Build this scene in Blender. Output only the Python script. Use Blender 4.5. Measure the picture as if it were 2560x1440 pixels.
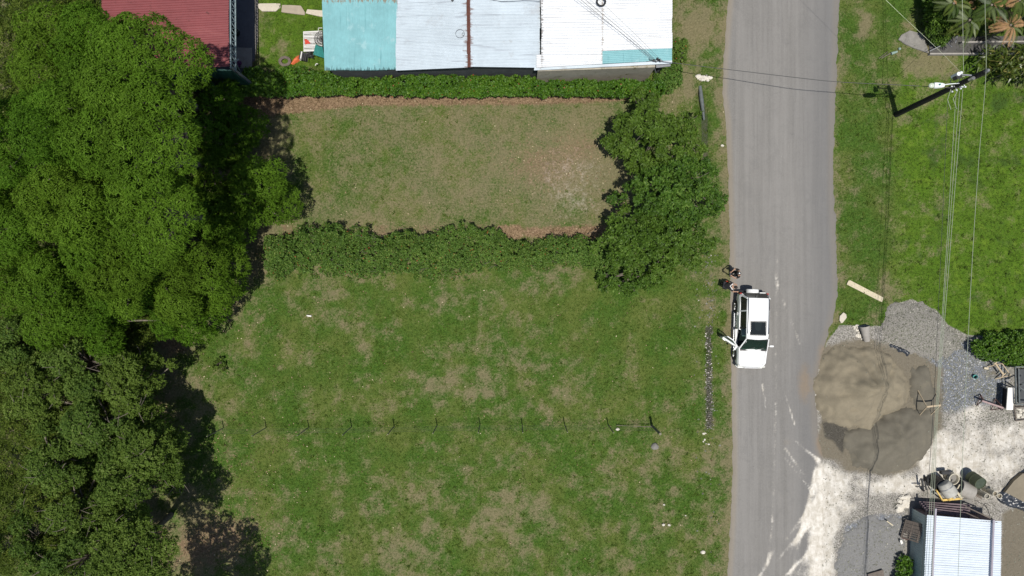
import bpy, bmesh, math, random
import numpy as np
from mathutils import Vector, Matrix
for o in list(bpy.data.objects): bpy.data.objects.remove(o)
SC = bpy.context.scene
COL = SC.collection
# ------------------------------------------------------------------ camera, sky, sun, exposure
H = 42.0                 # camera height in metres
F = 2560 * 24 / 36       # focal length in pixels of the photograph
cam = bpy.data.objects.new('camera', bpy.data.cameras.new('camera'))
COL.objects.link(cam)
cam.location = (0, 0, H); cam.rotation_euler = (0, 0, 0)
cam.data.lens = 24; cam.data.sensor_width = 36
cam.data.clip_end = 2000; cam.data.clip_start = 0.5
SC.camera = cam
SHX, SHY = -0.035, 0.20   # shadow offset on the ground per metre of height
sun_dir = Vector((-SHX, -SHY, 1)).normalized()     # towards the sun
W = bpy.data.worlds.new('World'); SC.world = W; W.use_nodes = True
wn = W.node_tree; bg = wn.nodes['Background']
sky = wn.nodes.new('ShaderNodeTexSky'); sky.sky_type = 'NISHITA'; sky.sun_disc = False
sky.sun_elevation = math.asin(sun_dir.z)
sky.sun_rotation = math.atan2(sun_dir.x, sun_dir.y)
wn.links.new(sky.outputs[0], bg.inputs[0]); bg.inputs[1].default_value = 0.075
sl = bpy.data.lights.new('sun', 'SUN'); sl.energy = 4.2; sl.angle = math.radians(0.53); sl.color = (1.0, 0.955, 0.88)
sun = bpy.data.objects.new('sun', sl); COL.objects.link(sun)
sun.rotation_euler = sun_dir.to_track_quat('Z', 'Y').to_euler(); sun.location = (5, -20, 60)
SC.view_settings.view_transform = 'Standard'; SC.view_settings.look = 'None'
SC.view_settings.exposure = 0.12; SC.view_settings.gamma = 1; SC.view_settings.use_curve_mapping = False
SC.render.engine = 'CYCLES'

rng = np.random.default_rng(7); random.seed(7)
def P(px, py, h=0.0):
    """a point of the place seen at photograph pixel (px, py), at height h"""
    return ((px - 1280) * (H - h) / F, (720 - py) * (H - h) / F, h)
def PV(px, py, h=0.0): return Vector(P(px, py, h))

# ------------------------------------------------------------------ object helpers
ORG = {}
def put(o, label=None, cat=None, group=None, kind=None):
    if label: o['label'] = label
    if cat: o['category'] = cat
    if group: o['group'] = group
    if kind: o['kind'] = kind
    return o
def thing(name, label, cat, loc=(0, 0, 0), rz=0.0, group=None):
    o = bpy.data.objects.new(name, None); COL.objects.link(o)
    o.location = loc; o.rotation_euler = (0, 0, rz); o.empty_display_size = 0.3
    ORG[o.name] = Vector(loc)
    return put(o, label, cat, group)
def link(name, me, mat, parent=None, local=False):
    o = bpy.data.objects.new(name, me); COL.objects.link(o)
    if mat is not None and not me.materials: me.materials.append(mat)
    if parent is not None:
        o.parent = parent
        org = ORG.get(parent.name, Vector((0, 0, 0))); ORG[o.name] = org
        if not local and org.length > 0: me.transform(Matrix.Translation(-org))
    else: ORG[o.name] = Vector((0, 0, 0))
    return o
def npmesh(name, V, Fc, attrs=None, smooth=False, colors=None):
    """V (n,3), Fc (m,3|4) arrays"""
    me = bpy.data.meshes.new(name)
    V = np.asarray(V, np.float32); Fc = np.asarray(Fc, np.int32)
    k = Fc.shape[1]
    me.vertices.add(len(V)); me.vertices.foreach_set('co', V.ravel())
    me.loops.add(Fc.size); me.loops.foreach_set('vertex_index', Fc.ravel())
    me.polygons.add(len(Fc)); me.polygons.foreach_set('loop_start', np.arange(0, Fc.size, k, dtype=np.int32))
    try: me.polygons.foreach_set('loop_total', np.full(len(Fc), k, np.int32))
    except Exception: pass
    me.polygons.foreach_set('use_smooth', np.full(len(Fc), smooth))
    for nm, a in (attrs or {}).items():
        at = me.attributes.new(nm, 'FLOAT', 'POINT'); at.data.foreach_set('value', np.asarray(a, np.float32).ravel())
    for nm, a in (colors or {}).items():
        at = me.attributes.new(nm, 'FLOAT_COLOR', 'POINT')
        c = np.ones((len(V), 4), np.float32); c[:, :a.shape[1]] = a
        at.data.foreach_set('color', c.ravel())
    me.update(); me.validate()
    return me
class MB:
    def __init__(s): s.v = []; s.f = []
    def add(s, vs, fs):
        b = len(s.v); s.v += [tuple(v) for v in vs]; s.f += [tuple(b + i for i in f) for f in fs]; return s
    def hexa(s, p):   # 8 points: bottom ring 0-3, top ring 4-7
        return s.add(p, [(3, 2, 1, 0), (4, 5, 6, 7), (0, 1, 5, 4), (1, 2, 6, 5), (2, 3, 7, 6), (3, 0, 4, 7)])
    def box(s, c, d, rz=0.0, M=None):
        x, y, z = [q / 2 for q in d]
        p = [(-x, -y, -z), (x, -y, -z), (x, y, -z), (-x, y, -z), (-x, -y, z), (x, -y, z), (x, y, z), (-x, y, z)]
        R = M if M is not None else Matrix.Rotation(rz, 3, 'Z')
        return s.hexa([Vector(c) + R @ Vector(q) for q in p])
    def bar(s, a, b, w, h=None):      # rectangular bar from a to b
        a, b = Vector(a), Vector(b); h = h or w; d = (b - a)
        L = d.length; d.normalize()
        up = Vector((0, 0, 1)) if abs(d.z) < .95 else Vector((1, 0, 0))
        sx = d.cross(up).normalized(); sz = sx.cross(d)
        p = []
        for e in (a, b):
            p += [e - sx * w / 2 - sz * h / 2, e + sx * w / 2 - sz * h / 2, e + sx * w / 2 + sz * h / 2, e - sx * w / 2 + sz * h / 2]
        return s.add(p, [(3, 2, 1, 0), (4, 5, 6, 7), (0, 1, 5, 4), (1, 2, 6, 5), (2, 3, 7, 6), (3, 0, 4, 7)][::1])
    def tube(s, pts, r, n=8, cap=True):
        pts = [Vector(p) for p in pts]; m = len(pts)
        rs = r if isinstance(r, (list, tuple)) else [r] * m
        b = len(s.v); prev = None
        for i, p in enumerate(pts):
            d = (pts[min(i + 1, m - 1)] - pts[max(i - 1, 0)]).normalized()
            if prev is None:
                up = Vector((0, 0, 1)) if abs(d.z) < .9 else Vector((1, 0, 0)); u = d.cross(up).normalized()
            else: u = (prev - d * prev.dot(d)).normalized()
            prev = u; w = d.cross(u)
            for k in range(n):
                a = 2 * math.pi * k / n
                s.v.append(tuple(p + (u * math.cos(a) + w * math.sin(a)) * rs[i]))
        for i in range(m - 1):
            for k in range(n):
                k2 = (k + 1) % n
                s.f.append((b + i * n + k, b + i * n + k2, b + (i + 1) * n + k2, b + (i + 1) * n + k))
        if cap:
            s.f.append(tuple(b + k for k in range(n))[::-1]); s.f.append(tuple(b + (m - 1) * n + k for k in range(n)))
        return s
    def pipe(s, a, b, r0, r1, wall=.05, n=20):   # open hollow pipe
        a, b = Vector(a), Vector(b); d = (b - a).normalized()
        up = Vector((0, 0, 1)) if abs(d.z) < .9 else Vector((1, 0, 0)); u = d.cross(up).normalized(); w = d.cross(u)
        base = len(s.v)
        for e, r in ((a, r0), (b, r1), (b, r1 - wall), (a, r0 - wall)):
            for k in range(n):
                t = 2 * math.pi * k / n; s.v.append(tuple(e + (u * math.cos(t) + w * math.sin(t)) * r))
        for q in range(4):
            for k in range(n):
                k2 = (k + 1) % n; q2 = (q + 1) % 4
                s.f.append((base + q * n + k, base + q2 * n + k, base + q2 * n + k2, base + q * n + k2))
        return s
    def prism(s, pts, z0, z1):
        n = len(pts)
        lo = [(p[0], p[1], z0 if len(p) < 3 else p[2] + z0) for p in pts]; hi = [(p[0], p[1], z1 if len(p) < 3 else p[2] + z1) for p in pts]
        return s.add(lo + hi, [tuple(range(n))[::-1], tuple(range(n, 2 * n))] + [(i, (i + 1) % n, n + (i + 1) % n, n + i) for i in range(n)])
    def ball(s, c, r, seg=10, rings=6, jit=0.0):
        b = len(s.v); c = Vector(c); r = r if hasattr(r, '__len__') else (r, r, r)
        s.v.append(tuple(c + Vector((0, 0, r[2]))))
        for i in range(1, rings):
            for k in range(seg):
                t = math.pi * i / rings; a = 2 * math.pi * k / seg; j = 1 + random.uniform(-jit, jit)
                s.v.append(tuple(c + Vector((r[0] * math.sin(t) * math.cos(a) * j, r[1] * math.sin(t) * math.sin(a) * j, r[2] * math.cos(t) * j))))
        s.v.append(tuple(c - Vector((0, 0, r[2])))); e = len(s.v) - 1
        for k in range(seg):
            s.f.append((b, b + 1 + k, b + 1 + (k + 1) % seg)); l = b + 1 + (rings - 2) * seg
            s.f.append((e, l + (k + 1) % seg, l + k))
        for i in range(rings - 2):
            for k in range(seg):
                a0 = b + 1 + i * seg; a1 = a0 + seg; k2 = (k + 1) % seg
                s.f.append((a0 + k, a1 + k, a1 + k2, a0 + k2))
        return s
    def mesh(s, name, smooth=None, bevel=0.0):
        me = bpy.data.meshes.new(name); me.from_pydata(s.v, [], s.f); me.validate()
        bm = bmesh.new(); bm.from_mesh(me); bmesh.ops.recalc_face_normals(bm, faces=bm.faces)
        if bevel > 0:
            bmesh.ops.bevel(bm, geom=[e for e in bm.edges if len(e.link_faces) == 2 and e.calc_face_angle(0) > .6], offset=bevel, segments=2, affect='EDGES')
        bm.to_mesh(me); bm.free()
        if smooth:
            me.polygons.foreach_set('use_smooth', [True] * len(me.polygons)); me.set_sharp_from_angle(angle=math.radians(smooth))
        me.update(); return me
    def build(s, name, mat, parent=None, smooth=None, bevel=0.0, local=False):
        return link(name, s.mesh(name, smooth, bevel), mat, parent, local)

# ------------------------------------------------------------------ noise
TAB = rng.random((16, 257, 257))
def vn(x, y, s=0):
    t = TAB[s % 16]; x = np.asarray(x, float) + 37.3 * s; y = np.asarray(y, float) + 11.7 * s
    xi = np.floor(x).astype(int); yi = np.floor(y).astype(int); fx = x - xi; fy = y - yi
    fx = fx * fx * (3 - 2 * fx); fy = fy * fy * (3 - 2 * fy)
    x0 = xi & 255; y0 = yi & 255; x1 = (xi + 1) & 255; y1 = (yi + 1) & 255
    return (t[x0, y0] * (1 - fx) + t[x1, y0] * fx) * (1 - fy) + (t[x0, y1] * (1 - fx) + t[x1, y1] * fx) * fy
def fbm(x, y, s=0, o=4):
    a = 0.; w = .5; tot = 0.
    for i in range(o): a = a + w * vn(x * 2 ** i, y * 2 ** i, s + i); tot += w; w *= .55
    return a / tot
def sdf(x, y, poly):
    """signed distance to polygon given in photo pixels on the ground, positive inside, in metres"""
    pts = [P(*p)[:2] for p in poly]; n = len(pts)
    d2 = np.full(x.shape, 1e9); ins = np.zeros(x.shape, bool)
    for i in range(n):
        ax, ay = pts[i]; bx, by = pts[(i + 1) % n]
        ex, ey = bx - ax, by - ay; wx, wy = x - ax, y - ay
        t = np.clip((wx * ex + wy * ey) / (ex * ex + ey * ey + 1e-12), 0, 1)
        d2 = np.minimum(d2, (wx - ex * t) ** 2 + (wy - ey * t) ** 2)
        c = ((ay <= y) & (by > y)) | ((by <= y) & (ay > y))
        xx = ax + (y - ay) / (by - ay + 1e-12) * ex
        ins ^= c & (x < xx)
    d = np.sqrt(d2); return np.where(ins, d, -d)
def ss(a, b, x): t = np.clip((x - a) / (b - a), 0, 1); return t * t * (3 - 2 * t)
def zone(x, y, poly, soft=.5): return ss(-soft, soft, sdf(x, y, poly))
def blob(x, y, px, py, rx, ry=None, ang=0.0):
    cx, cy, _ = P(px, py); ry = ry or rx; c, s_ = math.cos(ang), math.sin(ang)
    u = ((x - cx) * c + (y - cy) * s_) / rx; v = (-(x - cx) * s_ + (y - cy) * c) / ry
    return np.exp(-(u * u + v * v))

# ------------------------------------------------------------------ the layout of the ground cover (what grows or lies where)
ROADL = [(1819, -300), (1818, 0), (1806, 150), (1803, 235), (1812, 300), (1817, 420), (1822, 620), (1826, 900), (1828, 1050), (1829, 1200), (1824, 1300), (1816, 1440), (1812, 1800)]
ROADR = [(2104, -300), (2100, 0), (2098, 60), (2094, 200), (2088, 300), (2086, 480), (2094, 640), (2098, 740), (2085, 800), (2062, 870), (2040, 960), (2045, 1080), (2060, 1170), (2062, 1300), (2055, 1440), (2050, 1800)]
ROAD = ROADL + ROADR[::-1]
YARD = [(2070, 850), (2100, 812), (2150, 815), (2205, 815), (2225, 765), (2280, 748), (2340, 775), (2370, 812), (2420, 838), (2470, 840), (2700, 840), (2800, 1700), (2030, 1700), (2035, 1150), (2020, 950)]
def layout(x, y):
    """returns masks A (soil, litter, lush), B (gravel, lime, sand/mud), C (dark ditch/damp/painted shadow, pale, path)"""
    n1 = fbm(x * .45, y * .45, 1); n2 = fbm(x * 1.1, y * 1.1, 3); n3 = fbm(x * .16, y * .16, 5, 3)
    up = zone(x, y, [(560, 235), (1700, 240), (1600, 600), (640, 600)], .35)
    soil = .43 + .85 * (n2 - .5) + .45 * (n1 - .5) + .85 * (fbm(x * 2.6, y * 2.6, 7, 3) - .5)
    soil = soil + up * (.16 - .15 * blob(x, y, 800, 380, 3, 4) + .34 * blob(x, y, 1420, 420, 4.0, 2.8) + .15 * blob(x, y, 1050, 430, 2.5, 2) + .1 * blob(x, y, 870, 470, 2, 2))
    for (px, py, r, s) in [(1120, 940, 1.5, .25), (1230, 960, 1.1, .25), (1410, 980, .8, .3), (1560, 900, 1.0, .25), (1270, 1290, 2.2, .3), (1000, 1400, 2.2, .35), (1120, 1140, 1.2, .25),
                           (1560, 1150, 2.2, .2), (1680, 1290, 1.2, .2), (860, 720, 2.0, .2), (1160, 700, 1.8, .2), (1740, 60, 1.2, .7), (1720, 230, 1.4, .35), (2165, 45, .6, .6), (2155, 85, .5, .5), (2330, 145, 1.7, .75),
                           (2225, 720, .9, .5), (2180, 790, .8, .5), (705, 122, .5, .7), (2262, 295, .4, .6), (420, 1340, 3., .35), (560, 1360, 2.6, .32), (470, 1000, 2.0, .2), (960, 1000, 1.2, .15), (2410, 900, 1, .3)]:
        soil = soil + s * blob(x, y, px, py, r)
    soil = soil * (1 - .6 * up) + (.6 * up) * (.60 + .35 * (n1 - .5) + .34 * blob(x, y, 1420, 420, 4.0, 2.8) - .22 * blob(x, y, 800, 360, 3, 3))
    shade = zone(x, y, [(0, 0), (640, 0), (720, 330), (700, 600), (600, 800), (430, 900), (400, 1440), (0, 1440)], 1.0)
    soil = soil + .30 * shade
    soil = soil - .12 * zone(x, y, [(430, 700), (1760, 700), (1760, 1500), (300, 1500)], .5) - .10 * blob(x, y, 1100, 820, 7, 3) - .22 * blob(x, y, 1640, 830, 3, 4) - .2 * blob(x, y, 900, 1120, 5, 1.5)
    soil = soil - .35 * zone(x, y, [(645, -40), (820, -40), (820, 170), (645, 165)], .3)
    east = zone(x, y, [(2100, -300), (2900, -300), (2900, 900), (2060, 900)], .3)
    soil = soil - .22 * east
    litter = .02 + 0 * x
    litter = litter + .85 * zone(x, y, [(560, 222), (1640, 228), (1640, 250), (1400, 262), (900, 268), (600, 300)], .35)
    litter = litter + .75 * zone(x, y, [(1250, 568), (1520, 560), (1510, 615), (1255, 590)], .35) + .45 * zone(x, y, [(700, 555), (1300, 560), (1300, 600), (700, 600)], .3)
    litter = litter + .4 * blob(x, y, 1410, 430, 3.4, 2.2) + .25 * blob(x, y, 1300, 400, 3, 2) + .25 * blob(x, y, 1470, 360, 2, 1)
    litter = litter + .35 * blob(x, y, 440, 860, 1.2, 2.4) + .3 * blob(x, y, 600, 1150, 3, 2.5) + .3 * blob(x, y, 420, 1050, 2, 2.5) + .35 * blob(x, y, 600, 1330, 3, 2) + .5 * blob(x, y, 480, 1380, 3.4, 2.2) + .5 * shade * (n2 - .1)  # bottom-left litter is brown soil, also darkened to extend the tree shadow
    lush = east * (.30 + .42 * zone(x, y, [(2245, 150), (2440, 170), (2440, 210), (2900, 230), (2900, 860), (2350, 830), (2235, 740)], 1.0)) + .45 * (n3 - .45)
    lush = lush + .3 * blob(x, y, 560, 790, 1.8, 1.2) + .7 * zone(x, y, [(645, -40), (820, -40), (820, 170), (645, 165)], .2) + .12 * blob(x, y, 1640, 850, 4, 3) + .12 * blob(x, y, 1550, 1330, 3, 2) + .1 * blob(x, y, 850, 1230, 5, 3)
    lush = lush - .25 * zone(x, y, [(2105, 160), (2232, 160), (2225, 520), (2105, 640)], .5)
    yard = zone(x, y, YARD, .25)
    lime = zone(x, y, [(2045, 1155), (2110, 1178), (2230, 1195), (2320, 1110), (2345, 1060), (2440, 1000), (2600, 1040), (2700, 1240), (2480, 1262), (2320, 1235), (2190, 1240), (2130, 1280), (2095, 1330), (2085, 1440), (2090, 1700), (2035, 1700), (2022, 1330), (2030, 1240)], .55)
    soilpale = .30 * blob(x, y, 1420, 430, 3.2, 2.0) + .2 * blob(x, y, 1440, 520, 2, 1); lime = lime * (.46 + 1.3 * (n2 - .42)) + .55 * blob(x, y, 2068, 1240, .8, 2.0) + .6 * blob(x, y, 2058, 1370, .6, 2.4) + .4 * blob(x, y, 2200, 1205, 3.4, .4, -.06) + .22 * blob(x, y, 2460, 1130, 3, 1.5) + .2 * blob(x, y, 2440, 1160, 2.2, 1.4) - .5 * blob(x, y, 2175, 1200, 1.2, .25)
    for (x0, y0, x1, y1, w) in [(2040, 1180, 1975, 1440, .16), (2030, 1300, 1940, 1400, .15), (2060, 1330, 1995, 1470, .22), (2020, 1380, 1930, 1470, .12), (2045, 1150, 1985, 1100, .12), (2030, 1230, 1950, 1130, .08), (1962, 1120, 2010, 1190, .10), (2040, 1350, 1990, 1440, .2), (2020, 1290, 1975, 1380, .12), (1985, 1060, 1960, 980, .08), (2050, 1240, 1960, 1350, .16), (1905, 960, 1915, 1030, .08), (1898, 1440, 1935, 1370, .14), (2035, 1420, 2000, 1500, .2)]:
        ax, ay, _ = P(x0, y0); bx, by, _ = P(x1, y1); ex, ey = bx - ax, by - ay; t = np.clip(((x - ax) * ex + (y - ay) * ey) / (ex * ex + ey * ey), 0, 1)
        d = np.hypot(x - ax - ex * t, y - ay - ey * t); lime = lime + .70 * np.exp(-(d / w) ** 2) * (1 - .6 * t) * (.5 + n2)
    lime = lime * (1 - .08 * ss(P(2330, 0)[0], P(2400, 0)[0], x)) + soilpale
    mud = .9 * zone(x, y, [(2505, 1280), (2540, 1268), (2900, 1280), (2900, 1700), (2495, 1700)], .4) + .75 * blob(x, y, 2010, 960, .55, 1.5) + .8 * blob(x, y, 2060, 1120, .5, .8) + .55 * blob(x, y, 2480, 930, .9, .9) + .45 * blob(x, y, 2250, 905, 1.2, .5)
    mud = mud + .75 * zone(x, y, [(2045, 862), (2160, 838), (2290, 880), (2362, 920), (2362, 1130), (2250, 1196), (2110, 1182), (2045, 1110)], .5)
    dark = .9 * zone(x, y, [(1764, 820), (1779, 820), (1783, 1070), (1764, 1075)], .22) + .85 * zone(x, y, [(2052, 1050), (2110, 1062), (2130, 1078), (2118, 1100), (2108, 1142), (2082, 1105), (2060, 1095)], .28) + .6 * blob(x, y, 2164, 874, .7, .18, -.3)
    dark = dark + .65 * zone(x, y, [(1742, 225), (1757, 225), (1775, 300), (1772, 420), (1755, 420), (1752, 300)], .15) + .35 * zone(x, y, [(1755, 620), (1790, 620), (1792, 830), (1765, 830)], .2) + .15 * zone(x, y, [(2222, 300), (2222, 0), (2240, 0), (2240, 300)], .2)  # faint last strip paints the pole and cable shadow onto the grass
    path = zone(x, y, [(560, -300), (648, -300), (646, 90), (636, 152), (560, 170)], .12)
    blue = zone(x, y, [(2300, 870), (2430, 850), (2520, 900), (2520, 1010), (2330, 1040)], .8) + .8 * zone(x, y, [(2110, 1310), (2180, 1285), (2262, 1280), (2262, 1500), (2095, 1500)], .5)
    A = np.stack([soil, litter, lush], -1); B = np.stack([yard, lime, mud], -1); Cc = np.stack([dark, blue, path], -1)
    dr = np.abs(sdf(x, y, ROAD)); A[..., 0] += .30 * np.exp(-(dr / .4) ** 2); A[..., 1] += .18 * np.exp(-(dr / .3) ** 2)
    return np.clip(A, 0, 1.2), np.clip(B, 0, 1.2), np.clip(Cc, 0, 1.2)

# ------------------------------------------------------------------ materials
def newmat(name):
    m = bpy.data.materials.new(name); m.use_nodes = True
    nt = m.node_tree; b = nt.nodes['Principled BSDF']; return m, nt, b
class G:   # tiny node helper
    def __init__(s, nt): s.nt = nt; s.co = s.n('ShaderNodeNewGeometry').outputs['Position']
    def n(s, t, **k):
        q = s.nt.nodes.new(t)
        for a, v in k.items(): setattr(q, a, v)
        return q
    def L(s, a, b): s.nt.links.new(a, b)
    def setin(s, sock, v):
        if hasattr(v, 'is_output') or isinstance(v, bpy.types.NodeSocket): s.L(v, sock)
        else: sock.default_value = v
    def noise(s, sc, det=4, rough=.6, vec=None, dist=0.):
        q = s.n('ShaderNodeTexNoise'); q.inputs['Scale'].default_value = sc; q.inputs['Detail'].default_value = det; q.inputs['Roughness'].default_value = rough; q.inputs['Distortion'].default_value = dist
        s.L(vec if vec is not None else s.co, q.inputs['Vector']); return q.outputs[0]
    def vor(s, sc, out='Color', vec=None):
        q = s.n('ShaderNodeTexVoronoi'); q.inputs['Scale'].default_value = sc
        s.L(vec if vec is not None else s.co, q.inputs['Vector']); return q.outputs[out]
    def m(s, op, a, b=0.0, c=None):
        q = s.n('ShaderNodeMath', operation=op); s.setin(q.inputs[0], a); s.setin(q.inputs[1], b)
        if c is not None: s.setin(q.inputs[2], c)
        return q.outputs[0]
    def step(s, x, a, b):
        q = s.n('ShaderNodeMapRange', interpolation_type='SMOOTHSTEP'); s.setin(q.inputs[0], x); q.inputs[1].default_value = a; q.inputs[2].default_value = b; return q.outputs[0]
    def mix(s, f, a, b, mode='MIX'):
        q = s.n('ShaderNodeMix', data_type='RGBA', blend_type=mode); s.setin(q.inputs[0], f)
        for k, v in ((6, a), (7, b)):
            if isinstance(v, tuple): q.inputs[k].default_value = (*v, 1) if len(v) == 3 else v
            else: s.L(v, q.inputs[k])
        return q.outputs[2]
    def stretch(s, sx, sy, sz=1, rz=0.):
        q = s.n('ShaderNodeMapping'); s.L(s.co, q.inputs[0]); q.inputs['Scale'].default_value = (sx, sy, sz); q.inputs['Rotation'].default_value = (0, 0, rz); return q.outputs[0]
    def bump(s, b, h, st=.3, d=.02):
        q = s.n('ShaderNodeBump'); q.inputs['Strength'].default_value = st; q.inputs['Distance'].default_value = d; s.L(h, q.inputs['Height']); s.L(q.outputs[0], b.inputs['Normal'])
def simple(name, col, rough=.6, metal=0., var=.25, sc=6., bump=.1, spec=.4, spots=None, streak=None, obj=True, coat=0., band=None):
    m, nt, b = newmat(name); g = G(nt)
    if obj:
        t = g.n('ShaderNodeTexCoord'); g.co = t.outputs['Object']
    n = g.noise(sc, 5, .65); n2 = g.noise(sc * 7, 3, .6)
    f = g.m('ADD', g.m('MULTIPLY', n, .7), g.m('MULTIPLY', n2, .3))
    c = g.mix(g.step(f, .3, .7), tuple(v * (1 - var) for v in col), tuple(min(1, v * (1 + var * .6)) for v in col))
    if spots: c = g.mix(g.step(g.noise(spots[1], 4, .7), spots[2], spots[2] + .12), c, spots[0])
    if streak:   # (color, scale x, scale y, threshold)
        c = g.mix(g.m('MULTIPLY', g.step(g.noise(1., 4, .6, g.stretch(streak[1], streak[2])), streak[3], streak[3] + .15), .7), c, streak[0])
    for bd in (band or []):   # (axis, where, reach, colour, noise sx, noise sy, threshold)
        sp_ = g.n('ShaderNodeSeparateXYZ'); g.L(g.co, sp_.inputs[0]); d_ = g.m('ABSOLUTE', g.m('SUBTRACT', sp_.outputs[bd[0]], bd[1]))
        fo = g.step(g.m('ADD', g.noise(1., 5, .7, g.stretch(bd[4], bd[5])), g.m('MULTIPLY', d_, -.25 / bd[2])), bd[6], bd[6] + .08); c = g.mix(g.m('MULTIPLY', fo, .75), c, bd[3])
    rn = g.n('ShaderNodeObjectInfo').outputs['Random']
    c = g.mix(g.m('MULTIPLY', rn, .18), c, tuple(v * .7 for v in col))
    g.L(c, b.inputs['Base Color']); b.inputs['Roughness'].default_value = rough; b.inputs['Metallic'].default_value = metal
    b.inputs['Specular IOR Level'].default_value = spec
    if coat: b.inputs['Coat Weight'].default_value = coat; b.inputs['Coat Roughness'].default_value = .08
    if bump: g.bump(b, n2, bump, .01)
    return m
def ground_mat(name, road=False):
    m, nt, b = newmat(name); g = G(nt)
    def att(nm):
        q = g.n('ShaderNodeAttribute', attribute_name=nm); s = g.n('ShaderNodeSeparateColor'); g.L(q.outputs['Color'], s.inputs[0]); return s.outputs
    A, B, C = att('mA'), att('mB'), att('mC')
    warp = g.n('ShaderNodeTexNoise'); warp.inputs['Scale'].default_value = 1.6; warp.inputs['Detail'].default_value = 3; g.L(g.co, warp.inputs['Vector'])
    nb = g.noise(2.2, 6, .7, dist=.6); nf = g.noise(9, 6, .72, dist=.4); nx = g.noise(34, 4, .7); nl = g.noise(.35, 4, .6)
    fine = g.m('ADD', g.m('MULTIPLY', nf, .55), g.m('MULTIPLY', nx, .45))
    def th(mask, n, amp, lo, hi): return g.step(g.m('ADD', mask, g.m('MULTIPLY', g.m('SUBTRACT', n, .5), amp)), lo, hi)
    if not road:
        base = g.mix(g.step(nf, .34, .66), (.030, .076, .008), (.074, .136, .017))
        base = g.mix(g.step(nl, .4, .65), base, g.mix(g.step(fine, .35, .65), (.060, .096, .016), (.126, .152, .034)))
        base = g.mix(g.step(g.noise(26, 3, .6, g.stretch(1, .35)), .60, .74), base, (.105, .15, .045))
        base = g.mix(g.step(g.noise(22, 3, .6, g.stretch(.4, 1, 1, .5)), .61, .75), base, (.022, .036, .010))
        lush = g.mix(g.step(fine, .34, .66), (.042, .100, .006), (.098, .172, .012))
        lush = g.mix(g.step(g.noise(1.3, 5, .6), .5, .7), lush, (.115, .19, .016)); lush = g.mix(g.step(g.noise(.55, 5, .65), .52, .68), lush, (.045, .088, .014))
        base = g.mix(th(A[2], nb, .7, .25, .85), base, lush)
        soil = g.mix(g.step(fine, .3, .68), (.125, .096, .058), (.275, .218, .140))
        f1 = th(A[0], g.m('ADD', g.m('MULTIPLY', nb, .4), g.m('MULTIPLY', nf, .6)), 2.3, .22, .88)
        base = g.mix(g.m('MULTIPLY', f1, .70), base, soil)
        lc = g.vor(14., 'Color'); ls = g.n('ShaderNodeSeparateColor'); g.L(lc, ls.inputs[0])
        lit = g.mix(ls.outputs[0], (.13, .075, .045), (.33, .22, .14))
        lit = g.mix(g.step(nx, .5, .7), lit, (.06, .042, .03))
        base = g.mix(g.m('MULTIPLY', th(A[1], g.m('ADD', g.m('MULTIPLY', nf, .5), g.m('MULTIPLY', nb, .5)), 1.5, .35, .75), .85), base, lit)
        pc = g.mix(fine, (.16, .15, .14), (.28, .265, .24)); base = g.mix(g.step(C[2], .4, .6), base, pc)
    else:
        long = g.m('ADD', g.m('MULTIPLY', g.noise(1.0, 4, .65, g.stretch(2.2, .06)), .8), g.m('MULTIPLY', g.noise(.9, 6, .7), .2)); fl = g.noise(1., 3, .6, g.stretch(5, .25))
        base = g.mix(g.step(long, .35, .65), (.150, .144, .135), (.200, .192, .180)); base = g.mix(g.m('MULTIPLY', g.step(g.noise(14, 6, .8), .42, .6), .35), base, (.235, .226, .212)); base = g.mix(g.m('MULTIPLY', g.step(g.noise(.8, 7, .75, dist=1.), .54, .62), .22), base, (.125, .122, .118))
        base = g.mix(g.m('MULTIPLY', g.step(fl, .5, .7), .3), base, (.225, .218, .208))
        base = g.mix(g.m('MULTIPLY', g.step(nb, .5, .75), .35), base, (.150, .146, .140))
        base = g.mix(g.m('MULTIPLY', g.step(g.noise(55, 3, .7), .52, .66), .5), base, (.30, .29, .27))
        base = g.mix(g.step(g.noise(6, 5, .7), .68, .74), base, (.09, .086, .08))
        base = g.mix(g.m('MULTIPLY', g.step(A[0], .2, .9), .55), base, g.mix(fine, (.20, .165, .12), (.30, .26, .20)))
        base = g.mix(g.m('MULTIPLY', C[1], .55), base, g.mix(nf, (.105, .106, .11), (.140, .140, .142)))
        # scattered specks
        base = g.mix(g.step(g.noise(23, 2, .5), .76, .80), base, (.5, .48, .44))
    # yard gravel
    vc = g.vor(17., 'Color'); vs = g.n('ShaderNodeSeparateColor'); g.L(vc, vs.inputs[0]); v2 = g.vor(34., 'Color'); vs2 = g.n('ShaderNodeSeparateColor'); g.L(v2, vs2.inputs[0])
    gv = g.mix(vs.outputs[0], (.13, .122, .108), (.29, .27, .24)); gv = g.mix(g.step(vs2.outputs[1], .55, .95), gv, (.46, .44, .40)); gv = g.mix(g.step(nx, .56, .72), gv, (.08, .076, .07))
    gb = g.mix(vs2.outputs[0], (.10, .108, .122), (.235, .25, .275)); gb = g.mix(g.step(vs.outputs[1], .86, .97), gb, (.45, .46, .48))
    gv = g.mix(th(C[1], nb, .9, .35, .75), gv, gb)
    mudc = g.mix(g.step(fine, .3, .7), (.125, .108, .078), (.215, .190, .145))
    gv = g.mix(th(B[2], nb, .8, .3, .7), gv, mudc)
    if not road: base = g.mix(th(B[0], g.m('ADD', g.m('MULTIPLY', nf, .5), g.m('MULTIPLY', nb, .5)), .9, .35, .65), base, gv)
    else: base = g.mix(g.m('MULTIPLY', th(B[2], g.m('ADD', g.m('MULTIPLY', nb, .5), g.m('MULTIPLY', nf, .5)), 1.3, .3, 1.0), .7), base, g.mix(fine, (.17, .13, .085), (.26, .20, .14)))
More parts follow.
